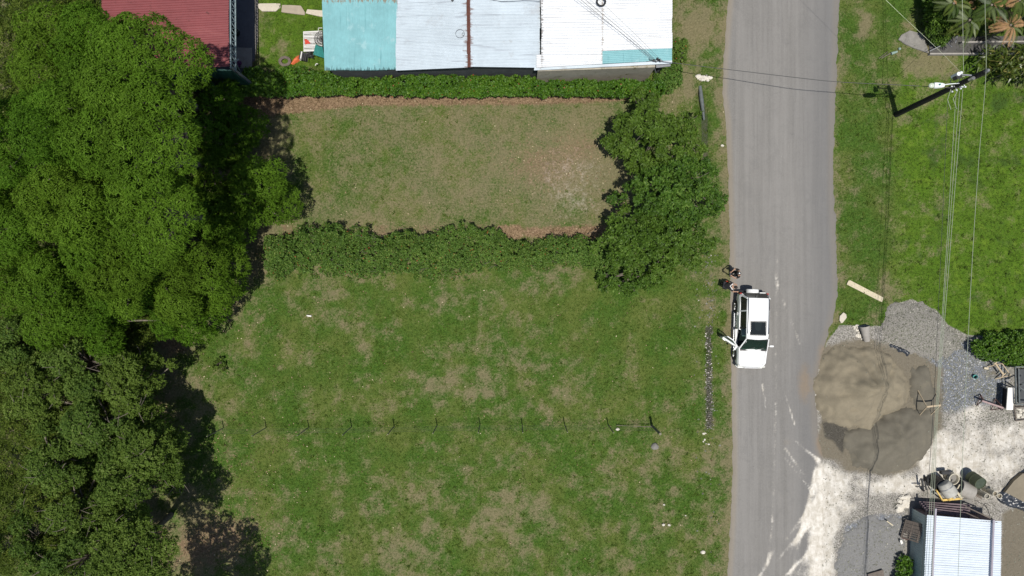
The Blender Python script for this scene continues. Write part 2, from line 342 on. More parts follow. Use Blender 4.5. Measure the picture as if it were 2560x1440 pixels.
    nw = g.m('ADD', g.m('MULTIPLY', g.noise(2.6, 9, .75, dist=.5), .6), g.m('MULTIPLY', g.noise(1.0, 7, .7, g.stretch(4, .9, 1, .5)), .4)); lm = g.mix(g.step(nw, .36, .66), (.44, .40, .33), (.76, .73, .67)); lm = g.mix(g.m('MULTIPLY', g.step(nx, .55, .75), .35), lm, (.36, .33, .28))
    base = g.mix(g.m('MULTIPLY', th(B[1], g.m('ADD', g.m('MULTIPLY', nf, .45), g.m('MULTIPLY', nb, .55)), 1.5, .2, .85), .93), base, lm)
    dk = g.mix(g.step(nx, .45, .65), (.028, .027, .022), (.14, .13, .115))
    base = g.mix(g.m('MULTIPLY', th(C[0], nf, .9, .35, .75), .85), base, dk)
    g.L(base, b.inputs['Base Color']); b.inputs['Roughness'].default_value = .92 if not road else .8
    b.inputs['Specular IOR Level'].default_value = .2
    hh = g.m('ADD', g.m('MULTIPLY', nf, .6), g.m('MULTIPLY', nx, .4))
    g.bump(b, hh, .9 if not road else .35, .09 if not road else .02)
    return m
def leaf_mat(name, dark, light, hi, rough=.42, trans=.22, old=None, spec=.35):
    m, nt, b = newmat(name); g = G(nt)
    a = g.n('ShaderNodeAttribute', attribute_name='tint').outputs['Fac']
    c = g.mix(g.step(a, .05, .75), dark, light); c = g.mix(g.step(a, .78, 1.), c, hi)
    oi = g.n('ShaderNodeObjectInfo').outputs['Random']; c = g.mix(g.m('MULTIPLY', oi, .38), c, g.mix(.55, c, (.16, .19, .02))); c = g.mix(g.m('MULTIPLY', g.step(g.noise(.5, 3, .6), .45, .7), .25), c, g.mix(.5, c, (.13, .17, .03)))
    if old: c = g.mix(g.step(a, 1.05, 1.1), c, old)
    g.L(c, b.inputs['Base Color']); b.inputs['Roughness'].default_value = rough; b.inputs['Specular IOR Level'].default_value = spec
    t = g.n('ShaderNodeBsdfTranslucent'); tc = g.mix(.4, c, (.14, .26, .02)); g.L(tc, t.inputs[0])
    mx = g.n('ShaderNodeMixShader'); mx.inputs[0].default_value = trans
    g.L(b.outputs[0], mx.inputs[1]); g.L(t.outputs[0], mx.inputs[2]); g.L(mx.outputs[0], nt.nodes['Material Output'].inputs[0])
    return m
def glass_mat(name, col, alpha=.55):
    m, nt, b = newmat(name); g = G(nt)
    b.inputs['Base Color'].default_value = (*col, 1); b.inputs['Roughness'].default_value = .04; b.inputs['Specular IOR Level'].default_value = .6
    t = g.n('ShaderNodeBsdfTransparent'); t.inputs[0].default_value = (.55, .68, .64, 1)
    mx = g.n('ShaderNodeMixShader'); mx.inputs[0].default_value = alpha
    g.L(t.outputs[0], mx.inputs[1]); g.L(b.outputs[0], mx.inputs[2]); g.L(mx.outputs[0], nt.nodes['Material Output'].inputs[0])
    return m
M = {}
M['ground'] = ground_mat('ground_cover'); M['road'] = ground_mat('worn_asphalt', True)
M['mango'] = leaf_mat('mango_leaf', (.040, .096, .006), (.088, .190, .014), (.145, .265, .028), .62, .32, spec=.10)
M['dull'] = leaf_mat('guava_leaf', (.042, .086, .014), (.110, .180, .030), (.195, .260, .070), .6, .32, spec=.15)
M['almond'] = leaf_mat('broad_leaf', (.036, .084, .012), (.082, .168, .020), (.150, .245, .045), .5, .32, spec=.22)
M['hedge'] = leaf_mat('hedge_leaf', (.034, .100, .008), (.086, .195, .014), (.160, .270, .030), .5, .3, (.3, .07, .03))
M['wild'] = leaf_mat('wild_hedge_leaf', (.046, .112, .014), (.108, .210, .032), (.190, .270, .055), .6, .30, (.36, .07, .03))
M['vine'] = leaf_mat('undergrowth_leaf', (.040, .072, .010), (.098, .150, .022), (.180, .215, .045), .6, .25, spec=.15)
M['palm'] = leaf_mat('palm_leaf', (.024, .054, .008), (.070, .105, .016), (.150, .155, .035), .45, .2, (.38, .22, .11))
M['strap'] = leaf_mat('strap_leaf', (.020, .042, .007), (.060, .095, .018), (.190, .170, .050), .35, .2)
M['litter'] = leaf_mat('dead_leaf', (.11, .062, .035), (.34, .22, .14), (.60, .50, .34), .7, .1)
M['blade'] = leaf_mat('grass_blade', (.036, .078, .010), (.086, .146, .022), (.17, .195, .062), .7, .25, spec=.15)
M['bark'] = simple('bark', (.17, .145, .115), .9, var=.5, sc=9, bump=.5)
M['white_paint'] = simple('white_car_paint', (.80, .81, .80), .25, var=.04, sc=2, bump=0, coat=.6)
M['rubber'] = simple('rubber', (.022, .022, .022), .75, var=.3)
M['black_plastic'] = simple('black_plastic', (.025, .025, .027), .5, var=.3)
M['alloy'] = simple('alloy', (.55, .56, .57), .3, .9, var=.1)
M['chrome'] = simple('bright_metal', (.65, .66, .68), .25, .9, var=.1)
M['glass'] = glass_mat('car_glass', (.03, .06, .05), .3); M['dark_glass'] = glass_mat('tinted_glass', (.012, .016, .017), .85)
M['seat'] = simple('seat_fabric', (.36, .42, .39), .85, var=.2); M['trim'] = simple('cabin_trim', (.035, .038, .038), .8, var=.2)
M['red_lamp'] = simple('red_lamp', (.35, .03, .02), .2, var=.1, bump=0); M['amber'] = simple('clear_lamp', (.6, .6, .55), .15, var=.1, bump=0)
M['skin'] = simple('skin', (.42, .25, .17), .55, var=.08, bump=0); M['black_cloth'] = simple('black_cloth', (.022, .021, .023), .9, var=.3, sc=30)
M['dark_cloth'] = simple('dark_trousers', (.035, .035, .042), .9, var=.3, sc=30); M['red_cloth'] = simple('red_cloth', (.55, .06, .035), .8, var=.2)
M['white_cloth'] = simple('white_cloth', (.75, .75, .72), .8, var=.08); M['hair'] = simple('hair', (.015, .012, .01), .6, var=.2)
M['teal_roof'] = simple('teal_sheet', (.225, .455, .480), .5, var=.14, sc=.7, bump=.05, spots=((.30, .50, .52), 1.1, .55), streak=((.09, .25, .27), 7, .35, .60), band=[(1, 12.52, .35, (.03, .07, .07), 9, 1.2, .42), (1, 16.4, .3, (.25, .13, .05), 8, 1.5, .45)], obj=False)
M['grey_roof'] = simple('zinc_sheet', (.500, .570, .620), .42, .0, var=.10, sc=.7, bump=.05, spots=((.42, .46, .49), .8, .56), streak=((.30, .33, .37), .4, 7, .56), band=[(0, -2.46, .5, (.14, .06, .04), 1.4, 10, .44), (0, 1.6, .25, (.2, .18, .16), 2, 10, .48)], obj=False)
M['white_roof'] = simple('white_sheet', (.70, .72, .735), .5, var=.10, sc=.8, bump=.05, streak=((.40, .39, .38), .3, 9, .57), band=[(0, 5.16, .16, (.30, .25, .21), 2, 12, .42), (0, 1.7, .2, (.15, .12, .10), 2, 12, .44)], obj=False)
M['red_roof'] = simple('red_sheet', (.215, .056, .060), .5, var=.16, sc=.6, bump=.05, spots=((.11, .035, .032), 2.4, .60), streak=((.27, .085, .085), .5, 7, .55), obj=False)
M['shed_roof'] = simple('bright_zinc_sheet', (.60, .66, .72), .4, .0, var=.08, sc=1.2, bump=.05, streak=((.44, .48, .55), .4, 7, .6), obj=False)
M['rust'] = simple('rust', (.13, .052, .038), .8, var=.35, sc=5, spots=((.07, .03, .025), 9, .55))
M['steel'] = simple('dull_steel', (.22, .23, .245), .55, .3, var=.2, sc=8); M['purple_steel'] = simple('galvanised_rail', (.30, .28, .32), .5, .2, var=.15)
M['truss'] = simple('painted_truss_steel', (.20, .26, .28), .55, .1, var=.2)
M['block_wall'] = simple('stained_render', (.40, .37, .30), .9, var=.25, sc=1.5, spots=((.14, .14, .06), 1.6, .56), obj=False)
M['dark_wall'] = simple('dim_board_wall', (.075, .08, .085), .85, var=.3, sc=3, obj=False)
M['green_wall'] = simple('green_tarpaulin', (.018, .070, .060), .5, var=.3, sc=4)
M['pale_wall'] = simple('pale_zinc_wall', (.34, .41, .40), .6, var=.15, sc=2, obj=False); M['brown_wall'] = simple('rusty_zinc_wall', (.16, .12, .13), .8, var=.35, sc=3, streak=((.07, .05, .06), 8, .5, .5), obj=False)
M['floor_dark'] = simple('asphalt_floor', (.13, .135, .15), .9, var=.2, sc=5, obj=False)
M['concrete'] = simple('concrete', (.33, .31, .28), .9, var=.2, sc=3, bump=.3); M['old_concrete'] = simple('old_concrete', (.22, .21, .19), .9, var=.3, sc=2.5, bump=.3)
M['slab'] = simple('pale_slab', (.55, .50, .41), .9, var=.12, sc=4, bump=.3, spots=((.33, .29, .23), 5, .62)); M['slab2'] = simple('tan_slab', (.36, .31, .24), .9, var=.12, sc=4, bump=.3)
M['plank'] = simple('weathered_plank', (.56, .49, .35), .85, var=.15, sc=8, spots=((.12, .15, .05), 13, .56)); M['wood'] = simple('raw_timber', (.46, .37, .25), .85, var=.25, sc=12)
M['dark_wood'] = simple('grey_old_timber', (.15, .125, .105), .9, var=.35, sc=10); M['brown_wood'] = simple('brown_steel', (.12, .075, .068), .7, var=.3)
M['pole'] = simple('tarred_pole', (.018, .017, .016), .8, var=.4, sc=6); M['lamp'] = simple('lamp_housing', (.72, .76, .76), .4, var=.08)
M['lens'] = simple('lamp_lens', (.55, .60, .50), .2, var=.1); M['wire'] = simple('aluminium_wire', (.42, .46, .34), .45, .3, var=.15)
M['black_wire'] = simple('black_cable', (.05, .05, .05), .6, var=.2)
M['sand'] = simple('damp_sand', (.235, .202, .142), .95, var=.13, sc=1.3, bump=.6, obj=False, spots=((.212, .183, .130), 1.6, .54), streak=((.262, .226, .162), 1.2, .5, .6))
M['dark_sand'] = simple('wet_sand', (.140, .127, .098), .95, var=.13, sc=1.5, bump=.6, obj=False, spots=((.165, .148, .110), 1.3, .56))
M['gravel'] = simple('crushed_gravel', (.235, .222, .198), .95, var=.35, sc=16, bump=1., obj=False, spots=((.42, .39, .34), 24, .60))
M['stone'] = leaf_mat('loose_stone', (.10, .098, .092), (.27, .26, .24), (.62, .59, .53), .9, .0)
M['limestone'] = simple('limestone', (.62, .58, .50), .9, var=.25, sc=6, bump=.4); M['tarp'] = simple('black_tarpaulin', (.035, .040, .050), .3, var=.4, sc=5, bump=.5, spec=.7)
M['mudwater'] = simple('muddy_floor', (.20, .17, .12), .7, var=.15, sc=2); M['yellow'] = simple('yellow_paint', (.62, .43, .12), .6, var=.2, sc=6, spots=((.16, .08, .04), 7, .6))
M['drum_grey'] = simple('cement_crusted_steel', (.42, .41, .37), .8, var=.2, sc=5); M['green_drum'] = simple('olive_drum', (.085, .10, .055), .6, var=.25, sc=4)
M['pvc'] = simple('cream_pvc', (.52, .48, .38), .5, var=.1); M['white_board'] = simple('white_board', (.74, .72, .67), .6, var=.06)
M['white_metal'] = simple('white_slats', (.66, .65, .63), .5, var=.12, spots=((.32, .12, .08), 6, .62)); M['teal_scrap'] = simple('green_scrap_sheet', (.03, .21, .19), .5, var=.2)
M['orange'] = simple('orange_sheet', (.62, .14, .05), .6, var=.25, sc=7); M['purple'] = simple('purple_cloth', (.14, .04, .13), .8, var=.25); M['aqua'] = simple('aqua_plastic', (.12, .42, .38), .5, var=.1)
M['post'] = simple('mossy_post', (.20, .19, .14), .9, var=.3)
M['steel_dark'] = simple('grimy_steel', (.11, .125, .125), .7, var=.3)
M['mauve'] = simple('pinkish_rail', (.36, .26, .25), .7, var=.2)

# ------------------------------------------------------------------ ground and road
def grid(xs, ys, zf):
    X, Y = np.meshgrid(xs, ys); nx, ny = len(xs), len(ys)
    i = np.arange(nx * ny).reshape(ny, nx)
    Fc = np.stack([i[:-1, :-1], i[:-1, 1:], i[1:, 1:], i[1:, :-1]], -1).reshape(-1, 4)
    return X.ravel(), Y.ravel(), Fc
def relief(x, y):
    z = .07 * (fbm(x * .6, y * .6, 2) - .5) + .05 * (fbm(x * 3, y * 3, 6, 2) - .5)
    nr = ss(0, .5, -sdf(x, y, ROAD))
    z = z * nr
    z = z - .25 * zone(x, y, [(1744, 225), (1757, 225), (1773, 300), (1770, 400), (1757, 400), (1753, 300)], .12) - .08 * zone(x, y, [(1764, 800), (1779, 800), (1783, 1070), (1764, 1075)], .2)
    return z
inner_x = np.arange(-34, 34.01, .15); inner_y = np.arange(-20.5, 20.51, .15)
far = [40, 50, 70, 100, 160, 260, 420]
xs = np.concatenate([-np.array(far[::-1], float), inner_x, far]); ys = np.concatenate([-np.array([24, 30] + far)[::-1].astype(float), inner_y, np.array([24, 30] + far, float)])
gx, gy, gf = grid(xs, ys, None)
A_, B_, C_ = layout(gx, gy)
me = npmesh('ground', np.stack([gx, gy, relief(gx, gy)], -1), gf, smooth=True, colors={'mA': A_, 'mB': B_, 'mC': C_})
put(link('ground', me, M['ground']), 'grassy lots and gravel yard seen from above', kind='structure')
# road: rows across with ragged edges
def edge_x(pts, y):
    P2 = [P(*p)[:2] for p in pts]; P2 = sorted(P2, key=lambda q: q[1]); return np.interp(y, [q[1] for q in P2], [q[0] for q in P2])
ry = np.concatenate([[-420, -200, -100, -60, -40, -30], np.arange(-22, 22.01, .12), [30, 40, 60, 100, 200, 420]]); nxr = 44
V = []
xl = edge_x(ROADL, ry) + .10 * (fbm(ry * .5, ry * 0 + 3, 4, 3) - .5) + .16 * (fbm(ry * 3., ry * 0 + 3, 4, 3) - .5)
xr = edge_x(ROADR, ry) + .20 * (fbm(ry * .4, ry * 0 + 9, 5, 3) - .5) + .26 * (fbm(ry * 3., ry * 0 + 9, 5, 3) - .5)
U = np.linspace(0, 1, nxr); RX = xl[:, None] * (1 - U) + xr[:, None] * U; RY = np.repeat(ry[:, None], nxr, 1)
RZ = .045 + .05 * (1 - (2 * U - 1) ** 2)[None, :] * np.ones_like(RX); RZ[:, 0] = -.03; RZ[:, -1] = -.03
i = np.arange(RX.size).reshape(RX.shape); rf = np.stack([i[:-1, :-1], i[:-1, 1:], i[1:, 1:], i[1:, :-1]], -1).reshape(-1, 4)
RX, RY, RZ = RX.ravel(), RY.ravel(), RZ.ravel()
A_, B_, C_ = layout(RX, RY)
de = np.minimum(np.abs(RX - edge_x(ROADL, RY)), np.abs(RX - edge_x(ROADR, RY)) * .8)
C_[:, 1] = ss(.55, .95, (RX - edge_x(ROADL, RY)) / (edge_x(ROADR, RY) - edge_x(ROADL, RY))) * .9; A_[:, 0] = np.exp(-(de / .42) ** 2) * 1.1 + .5 * blob(RX, RY, 1965, 1105, .35); C_[:, 0] = 0; B_[:, 2] = np.clip(B_[:, 2] * 1.25, 0, 1.2)
# faint pale tyre scuffs along the middle of the road
for (x0, y0, x1, y1) in [(1940, 650, 1940, 740), (1940, 700, 1960, 760), (1960, 760, 1998, 860), (1938, 780, 1938, 1010), (1938, 1010, 1930, 1300), (1930, 1300, 1915, 1440)]:
    ax, ay, _ = P(x0, y0); bx, by, _ = P(x1, y1); t = np.clip(((RX - ax) * (bx - ax) + (RY - ay) * (by - ay)) / ((bx - ax) ** 2 + (by - ay) ** 2), 0, 1)
    d = np.hypot(RX - ax - (bx - ax) * t, RY - ay - (by - ay) * t); B_[:, 1] += .34 * (.5 + fbm(RX * 2, RY * 2, 3, 2)) * np.exp(-(d / .12) ** 2)
me = npmesh('road', np.stack([RX, RY, RZ], -1), rf, smooth=True, colors={'mA': A_, 'mB': B_, 'mC': C_})
put(link('road', me, M['road']), 'worn grey asphalt road with dusty edges', kind='structure')

# ------------------------------------------------------------------ foliage
def unit(n, zmin=-1., r=None):
    r = r or rng
    z = r.uniform(zmin, 1, n); a = r.uniform(0, 2 * np.pi, n); s = np.sqrt(1 - z * z)
    return np.stack([s * np.cos(a), s * np.sin(a), z], -1)
def leaves(C, N, npc, L, Wd, elev=(.0, .7), droop=.25, tint=None, tvar=.22):
    """rosettes of npc leaves at centres C facing N"""
    k = len(C)
    N = N / np.linalg.norm(N, axis=1, keepdims=True)
    up = np.where(np.abs(N[:, 2:3]) < .9, np.array([[0, 0, 1.]]), np.array([[1., 0, 0]]))
    T1 = np.cross(N, up); T1 /= np.linalg.norm(T1, axis=1, keepdims=True); T2 = np.cross(N, T1)
    ci = np.repeat(np.arange(k), npc); n = len(ci)
    az = rng.uniform(0, 2 * np.pi, k)[ci] + np.tile(np.arange(npc), k) * 2 * np.pi / npc + rng.uniform(-.4, .4, n)
    el = rng.uniform(elev[0], elev[1], n)
    D = (T1[ci] * np.cos(az)[:, None] + T2[ci] * np.sin(az)[:, None]) * np.cos(el)[:, None] + N[ci] * np.sin(el)[:, None]
    S = np.cross(D, N[ci] + rng.normal(0, .35, (n, 3))); S /= np.linalg.norm(S, axis=1, keepdims=True) + 1e-9
    l = (L * rng.uniform(.6, 1.25, n))[:, None]; w = (Wd * rng.uniform(.7, 1.25, n))[:, None]
    c = C[ci] + rng.normal(0, L * .12, (n, 3))
    tip = c + D * l; tip[:, 2] -= (droop * l[:, 0]); mid = c + D * l * .5
    V = np.stack([c, mid - S * w / 2, tip, mid + S * w / 2], 1).reshape(-1, 3)
    Fq = np.arange(n * 4).reshape(-1, 4)
    tt = (np.full(k, .5) if tint is None else tint)[ci] + rng.normal(0, tvar, n)
    return V, Fq, np.repeat(np.clip(tt, 0, 1.), 4)
def crown_pts(lobes, dens, zmin=-.35, depth=.25, rough=.12):
    PC, PN, PT = [], [], []
    LC = np.array([l[0] for l in lobes], float); LR = np.array([l[1] if hasattr(l[1], '__len__') else (l[1],) * 3 for l in lobes], float)
    for i in range(len(lobes)):
        area = 4 * np.pi * ((LR[i][0] * LR[i][1] + LR[i][0] * LR[i][2] + LR[i][1] * LR[i][2]) / 3) * (1 - zmin) / 2
        n = max(4, int(area * dens)); N = unit(n, zmin)
        r = 1 - depth * rng.random(n) ** 1.6
        r = r * (1 + rough * (2 * vn(N[:, 0] * 2.2 + i * 3, N[:, 1] * 2.2 + N[:, 2] * 1.7, i) - 1))
        p = LC[i] + N * LR[i] * r[:, None]
        keep = np.ones(n, bool)
        near = np.where((np.abs(LC - LC[i]).max(1) < LR.max() * 2.2))[0]
        for j in near:
            if j == i: continue
            q = (p - LC[j]) / LR[j]; keep &= (q * q).sum(1) > .62
        keep &= p[:, 2] > .05
        p = p[keep]; N = N[keep] / LR[i]; N /= np.linalg.norm(N, axis=1, keepdims=True)
        PC.append(p); PN.append(N); PT.append(np.full(len(p), .30 + .36 * rng.random()) + .10 * (vn(p[:, 0] * 1.3, p[:, 1] * 1.3, 2) - .5) + .0 * r[keep])
    return np.concatenate(PC), np.concatenate(PN), np.concatenate(PT)
def foliage(name, lobes, mat, parent, dens=26, npc=6, L=.24, Wd=.08, elev=(.0, .7), droop=.25, depth=.25, zmin=-.35, old=0.0, tvar=.2, rough=.12, upb=.35):
    C, N, T = crown_pts(lobes, dens, zmin, depth, rough)
    N = N + np.array([0, 0, upb])
    V, Fq, t = leaves(C, N, npc, L, Wd, elev, droop, T, tvar)
    if old > 0:
        k = rng.random(len(t) // 4) < old; t = np.where(np.repeat(k, 4), 1.2, t)
    return link(name, npmesh(name, V, Fq, {'tint': t}), mat, parent)
def branch_mb(mb, a, b, r0, r1, bend=.12):
    a, b = Vector(a), Vector(b); L = (b - a).length; pts = []
    off = Vector((random.uniform(-1, 1), random.uniform(-1, 1), random.uniform(0, 1))) * L * bend
    for i in range(5):
        t = i / 4; pts.append(a.lerp(b, t) + off * math.sin(math.pi * t))
    mb.tube(pts, [r0 + (r1 - r0) * i / 4 for i in range(5)], 6); return pts
def tree(name, label, px, py, h, rad, mat, group=None, nl=26, lobe=(.9, 1.5), flat=.55, dens=22, npc=6, L=.25, Wd=.085, asp=1., twigs=0, ht=None, depth=.25, droop=.3, elev=(0, .7), base=None, old=0, zsq=.8, bare=0, edge=.3, sep=.85):
    c = PV(px, py, h * .8); bx = Vector((c.x - .20 * h, c.y - (.05 * h if py > 720 else -.05 * h), 0)) if base is None else Vector((*P(*base)[:2], 0))
    t = thing(name, label, 'tree', bx, group=group)
    lobes = []
    crown_b = h * (1 - flat)
    tries = 0
    while len(lobes) < nl and tries < 3000:
        tries += 1
        u = unit(1, -.2)[0]; rr = random.random() ** .4
        p = Vector((c.x + u[0] * rad * rr, c.y + u[1] * rad * rr * asp, crown_b + (h - crown_b) * (edge + (1 - edge) * max(0, u[2]))))
        r = random.uniform(*lobe)
        p.z = min(p.z, h - r * zsq)
        if all((p - Vector(q[0])).length > r * sep for q in lobes): lobes.append((tuple(p), (r, r, r * zsq)))
    mb = MB(); fork = bx + Vector(((c.x - bx.x) * .5, (c.y - bx.y) * .5, h * .5))
    tr = .016 * h + .05
    branch_mb(mb, bx - Vector((0, 0, .1)), fork, tr, tr * .7, .05); mb.build('trunk', M['bark'], t, 60)
    mb = MB()
    for q in lobes: branch_mb(mb, fork, Vector(q[0]), tr * .4, .03)
    for _ in range(twigs):
        q = Vector(random.choice(lobes)[0]); s = q + Vector((random.uniform(-1, 1), random.uniform(-1, 1), random.uniform(.2, .8))) * random.uniform(.6, 1.1)
        branch_mb(mb, q - Vector((0, 0, .2)), s, .03, .008)
    mb.build('limbs', M['bark'], t, 60)
    foliage('crown', lobes, mat, t, dens, npc, L, Wd, elev, droop, depth, old=old)
    return t
# ------------------------------------------------------------------ buildings
def sheet_mesh(a, b, c, d, ribs, amp, lift=0.0, spr=4, nv=3, box=False):
    """corrugated sheet; a->b runs across the ribs, a->d along them"""
    a, b, c, d = [Vector(q) for q in (a, b, c, d)]
    n = ribs * spr; m = MB(); prof = []
    for i in range(n + 1):
        ph = i / spr * 2 * math.pi
        prof.append(amp * math.cos(ph) if not box else amp * (1 if math.cos(ph) > .45 else -1))
    for q in range(nv):
        v = q / (nv - 1)
        for i in range(n + 1):
            u = i / n; p = a.lerp(b, u).lerp(d.lerp(c, u), v)
            sag = .008 * math.sin(3.1 * u + 5 * v)
            m.v.append((p.x, p.y, p.z + prof[i] + lift * (1 - u) + sag))
    for q in range(nv - 1):
        for i in range(n):
            k = q * (n + 1) + i; m.f.append((k, k + 1, k + n + 2, k + n + 1))
    return m
def sheets(parent, mat, a, b, c, d, n, ribs, amp, name='roof_sheet', spr=4, box=False, lift=.012, jag=.03):
    a, b, c, d = [Vector(q) for q in (a, b, c, d)]
    for i in range(n):
        u0, u1 = i / n, (i + 1.02) / n
        j0 = (d - a).normalized() * random.uniform(-jag, jag); j1 = (c - b).normalized() * random.uniform(-jag, jag)
        sheet_mesh(a.lerp(b, u0) + j0, a.lerp(b, u1) + j0, d.lerp(c, u1) + j1, d.lerp(c, u0) + j1, ribs, amp, lift, spr, 3, box).build(name, mat, parent, 50)
def wall_quad(mb, a, b, z0, z1a, z1b, th=.12):
    a, b = Vector((a[0], a[1], 0)), Vector((b[0], b[1], 0)); n = (b - a).normalized().cross(Vector((0, 0, 1))) * th
    p = [a, b, b + n, a + n]
    lo = [(q.x, q.y, z0) for q in p]; hi = [(p[0].x, p[0].y, z1a), (p[1].x, p[1].y, z1b), (p[2].x, p[2].y, z1b), (p[3].x, p[3].y, z1a)]
    return mb.hexa(lo + hi)
# -- long tin-roofed house along the top
hs = thing('tin_roofed_house', 'long low house under teal, grey and white corrugated roofs with a rusty ridge cap', 'house', P(1250, 60)[:2] + (0,))
NY = -260
hA, hR, hB, hC, hD = 3.0, 3.55, 3.15, 3.22, 2.75
sheets(hs, M['teal_roof'], P(795, NY, 3.25), P(984, NY, 3.35), P(998, 175, 2.85), P(812, 177, 2.8), 6, 9, .012)
sheets(hs, M['grey_roof'], P(990, 177, hA), P(990, NY, hA), P(1166, NY, hR), P(1168, 169, hR), 13, 9, .012)
sheets(hs, M['grey_roof'], P(1350, 170, hB), P(1350, NY, hB), P(1172, NY, hR), P(1174, 167, hR), 13, 9, .012)
sheets(hs, M['white_roof'], P(1353, 138, hC + .06), P(1353, NY, hC + .06), P(1506, NY, hC - .12), P(1506, 136, hC - .12), 10, 6, .026)
sheets(hs, M['white_roof'], P(1341, 170, hC + .05), P(1341, 138, hC + .05), P(1506, 134, hC - .13), P(1506, 160, hC - .13), 1, 7, .015, jag=0)
sheets(hs, M['white_roof'], P(1503, 128, hC - .16), P(1503, NY, hC - .16), P(1680, NY, hD), P(1680, 121, hD), 10, 6, .026)
sheets(hs, M['teal_roof'], P(1505, 160, hC - .18), P(1505, 129, hC - .18), P(1680, 121, hD - .02), P(1680, 151, hD - .02), 1, 7, .015, jag=0)
mb = MB(); mb.tube([PV(1165.5, NY, hR + .02), PV(1168, 60, hR + .03), PV(1171, 167, hR + .02)], .02, 5)
a0, a1, b0, b1 = PV(1163, NY, hR - .05), PV(1177, NY, hR - .05), PV(1180, 168, hR - .05), PV(1166, 168, hR - .05)
m0, m1 = PV(1170, NY, hR + .06), PV(1173, 168, hR + .06)
mb.add([a0, m0, m1, b1], [(0, 1, 2, 3)]); mb.add([m0, a1, b0, m1], [(0, 1, 2, 3)]); mb.build('ridge_cap', M['rust'], hs)
mb = MB(); mb.prism([P(1335, 176, hC - .08), P(1336, 169, hC - .02), P(1505, 161, hC - .22), P(1680, 151, hD - .06), P(1680, 159, hD - .1), P(1505, 168, hC - .28)], -.02, .02); mb.build('flashing', M['grey_roof'], hs)
for px in (1140, 1150): pass
# walls under the eaves
mb = MB(); G0 = lambda px, py, h: P(px, py, h)[:2]
wall_quad(mb, G0(1344, 170, 3.1), G0(1640, 158, 2.85), 0, 3.0, 2.6, .15); mb.build('rendered_wall', M['block_wall'], hs)
for wa in [(G0(825, 168, 2.8), G0(1344, 158, 3.0), 0, 2.75, 2.95, .15), (G0(1666, NY, 2.7), G0(1666, 152, 2.7), 0, 2.6, 2.6, .15), (G0(815, 165, 2.8), G0(815, NY, 2.8), 0, 2.7, 2.7, .15)]:
    mb = MB(); wall_quad(mb, *wa); mb.build('board_wall', M['dark_wall'], hs)
mb = MB(); mb.bar(PV(1640, 166, 2.45), PV(1676, 162, 2.45), .18, .05); mb.bar(PV(1636, 170, 2.3), PV(1640, 182, 1.6), .05); mb.build('service_bracket', M['steel'], hs)
t = thing('meter_head', 'tangle of cable clamps and a weatherhead at the corner of the teal roof strip', 'cable mast', P(1644, 152, 2.8))
mb = MB(); mb.tube([PV(1640, 154, 2.6), PV(1641, 152, 3.05)], .03)
mb.build('mast', M['steel'], t)
for dx, dy in [(-6, 0), (0, 2), (6, -1), (12, 1), (3, -4)]:
    mb = MB(); mb.ball(P(1641 + dx, 151 + dy, 2.95 + .02 * dx / 6), .07, 7, 5, .3); mb.build('clamp', M['black_plastic'] if dx % 4 else M['steel'], t)
mb = MB(); pts = [PV(1634 + 14 * math.cos(a * .8) * (.5 + .1 * a), 150 + 4 * math.sin(a * 1.3), 2.95 + .05 * math.sin(a)) for a in range(12)]; mb.tube(pts, .012, 5); mb.build('cable_loop', M['black_wire'], t)
# things on the roof
mb = MB(); c = PV(1503, 4, hC + .1); mb.tube([c + Vector((math.cos(a / 16 * 2 * math.pi) * .24, math.sin(a / 16 * 2 * math.pi) * .24, 0)) for a in range(17)], .05, 8, False)
put(mb.build('roof_ring', M['rubber'], None, 60), 'small black tyre-like ring lying on the white roof', 'ring')
mb = MB(); c = PV(1150, 84, hR + .03); mb.tube([c + Vector((math.cos(a / 16 * 6.4) * .25, math.sin(a / 16 * 6.4) * .24, 0)) for a in range(16)] + [c + Vector((.18 + .07 * math.cos(a), -.03 + .08 * math.sin(a), .01)) for a in range(7)], .009, 5)
put(mb.build('wire_loop', M['black_wire']), 'thin dark wire coil lying on the grey roof left of the rusty ridge', 'wire')
mb = MB(); mb.tube([PV(1126, -5, 3.5), PV(1131, 3, 3.5), PV(1135, -3, 3.55)], .04, 6); put(mb.build('roof_hook', M['black_plastic']), 'small black hook-shaped scrap near the top edge of the grey roof', 'scrap')
mb = MB(); mb.tube([PV(1220, -2, 3.5), PV(1255, 4, 3.45), PV(1300, 2, 3.4), PV(1310, 0, 3.4), PV(1350, 3, 3.35)], .01, 5); put(mb.build('roof_wire', M['black_wire']), 'thin slack cable lying across the top of the right grey roof', 'cable')

# -- red-roofed open house at top left
rh = thing('red_roofed_shed', 'open-sided house with a red ribbed metal roof and a steel lattice girder', 'house', P(430, 60)[:2] + (0,))
hl, hr_ = 5.0, 4.3
for i in range(1):
    sheets(rh, M['red_roof'], P(258, 188, hl), P(250, NY, hl), P(570, NY, hr_), P(573, 166, hr_), 12, 6, .018, spr=6, box=True, jag=.015)
mb = MB(); top = [PV(575, NY, hr_ - .1), PV(577, 169, hr_ - .1)]; bot = [PV(577, NY, hr_ - .1) + Vector((.06, 0, -.42)), PV(579, 172, hr_ - .1) + Vector((.06, 0, -.42))]
mb.bar(top[0], top[1], .07); mb.bar(bot[0], bot[1], .07); mb.build('girder_chord', M['truss'], rh)
n = 26
for i in range(n):
    a = top[0].lerp(top[1], i / n); b = bot[0].lerp(bot[1], (i + .5) / n); c = top[0].lerp(top[1], (i + 1) / n)
    mb = MB(); mb.bar(a, b, .035); mb.build('girder_web', M['truss'], rh); mb = MB(); mb.bar(b, c, .035); mb.build('girder_web', M['truss'], rh)
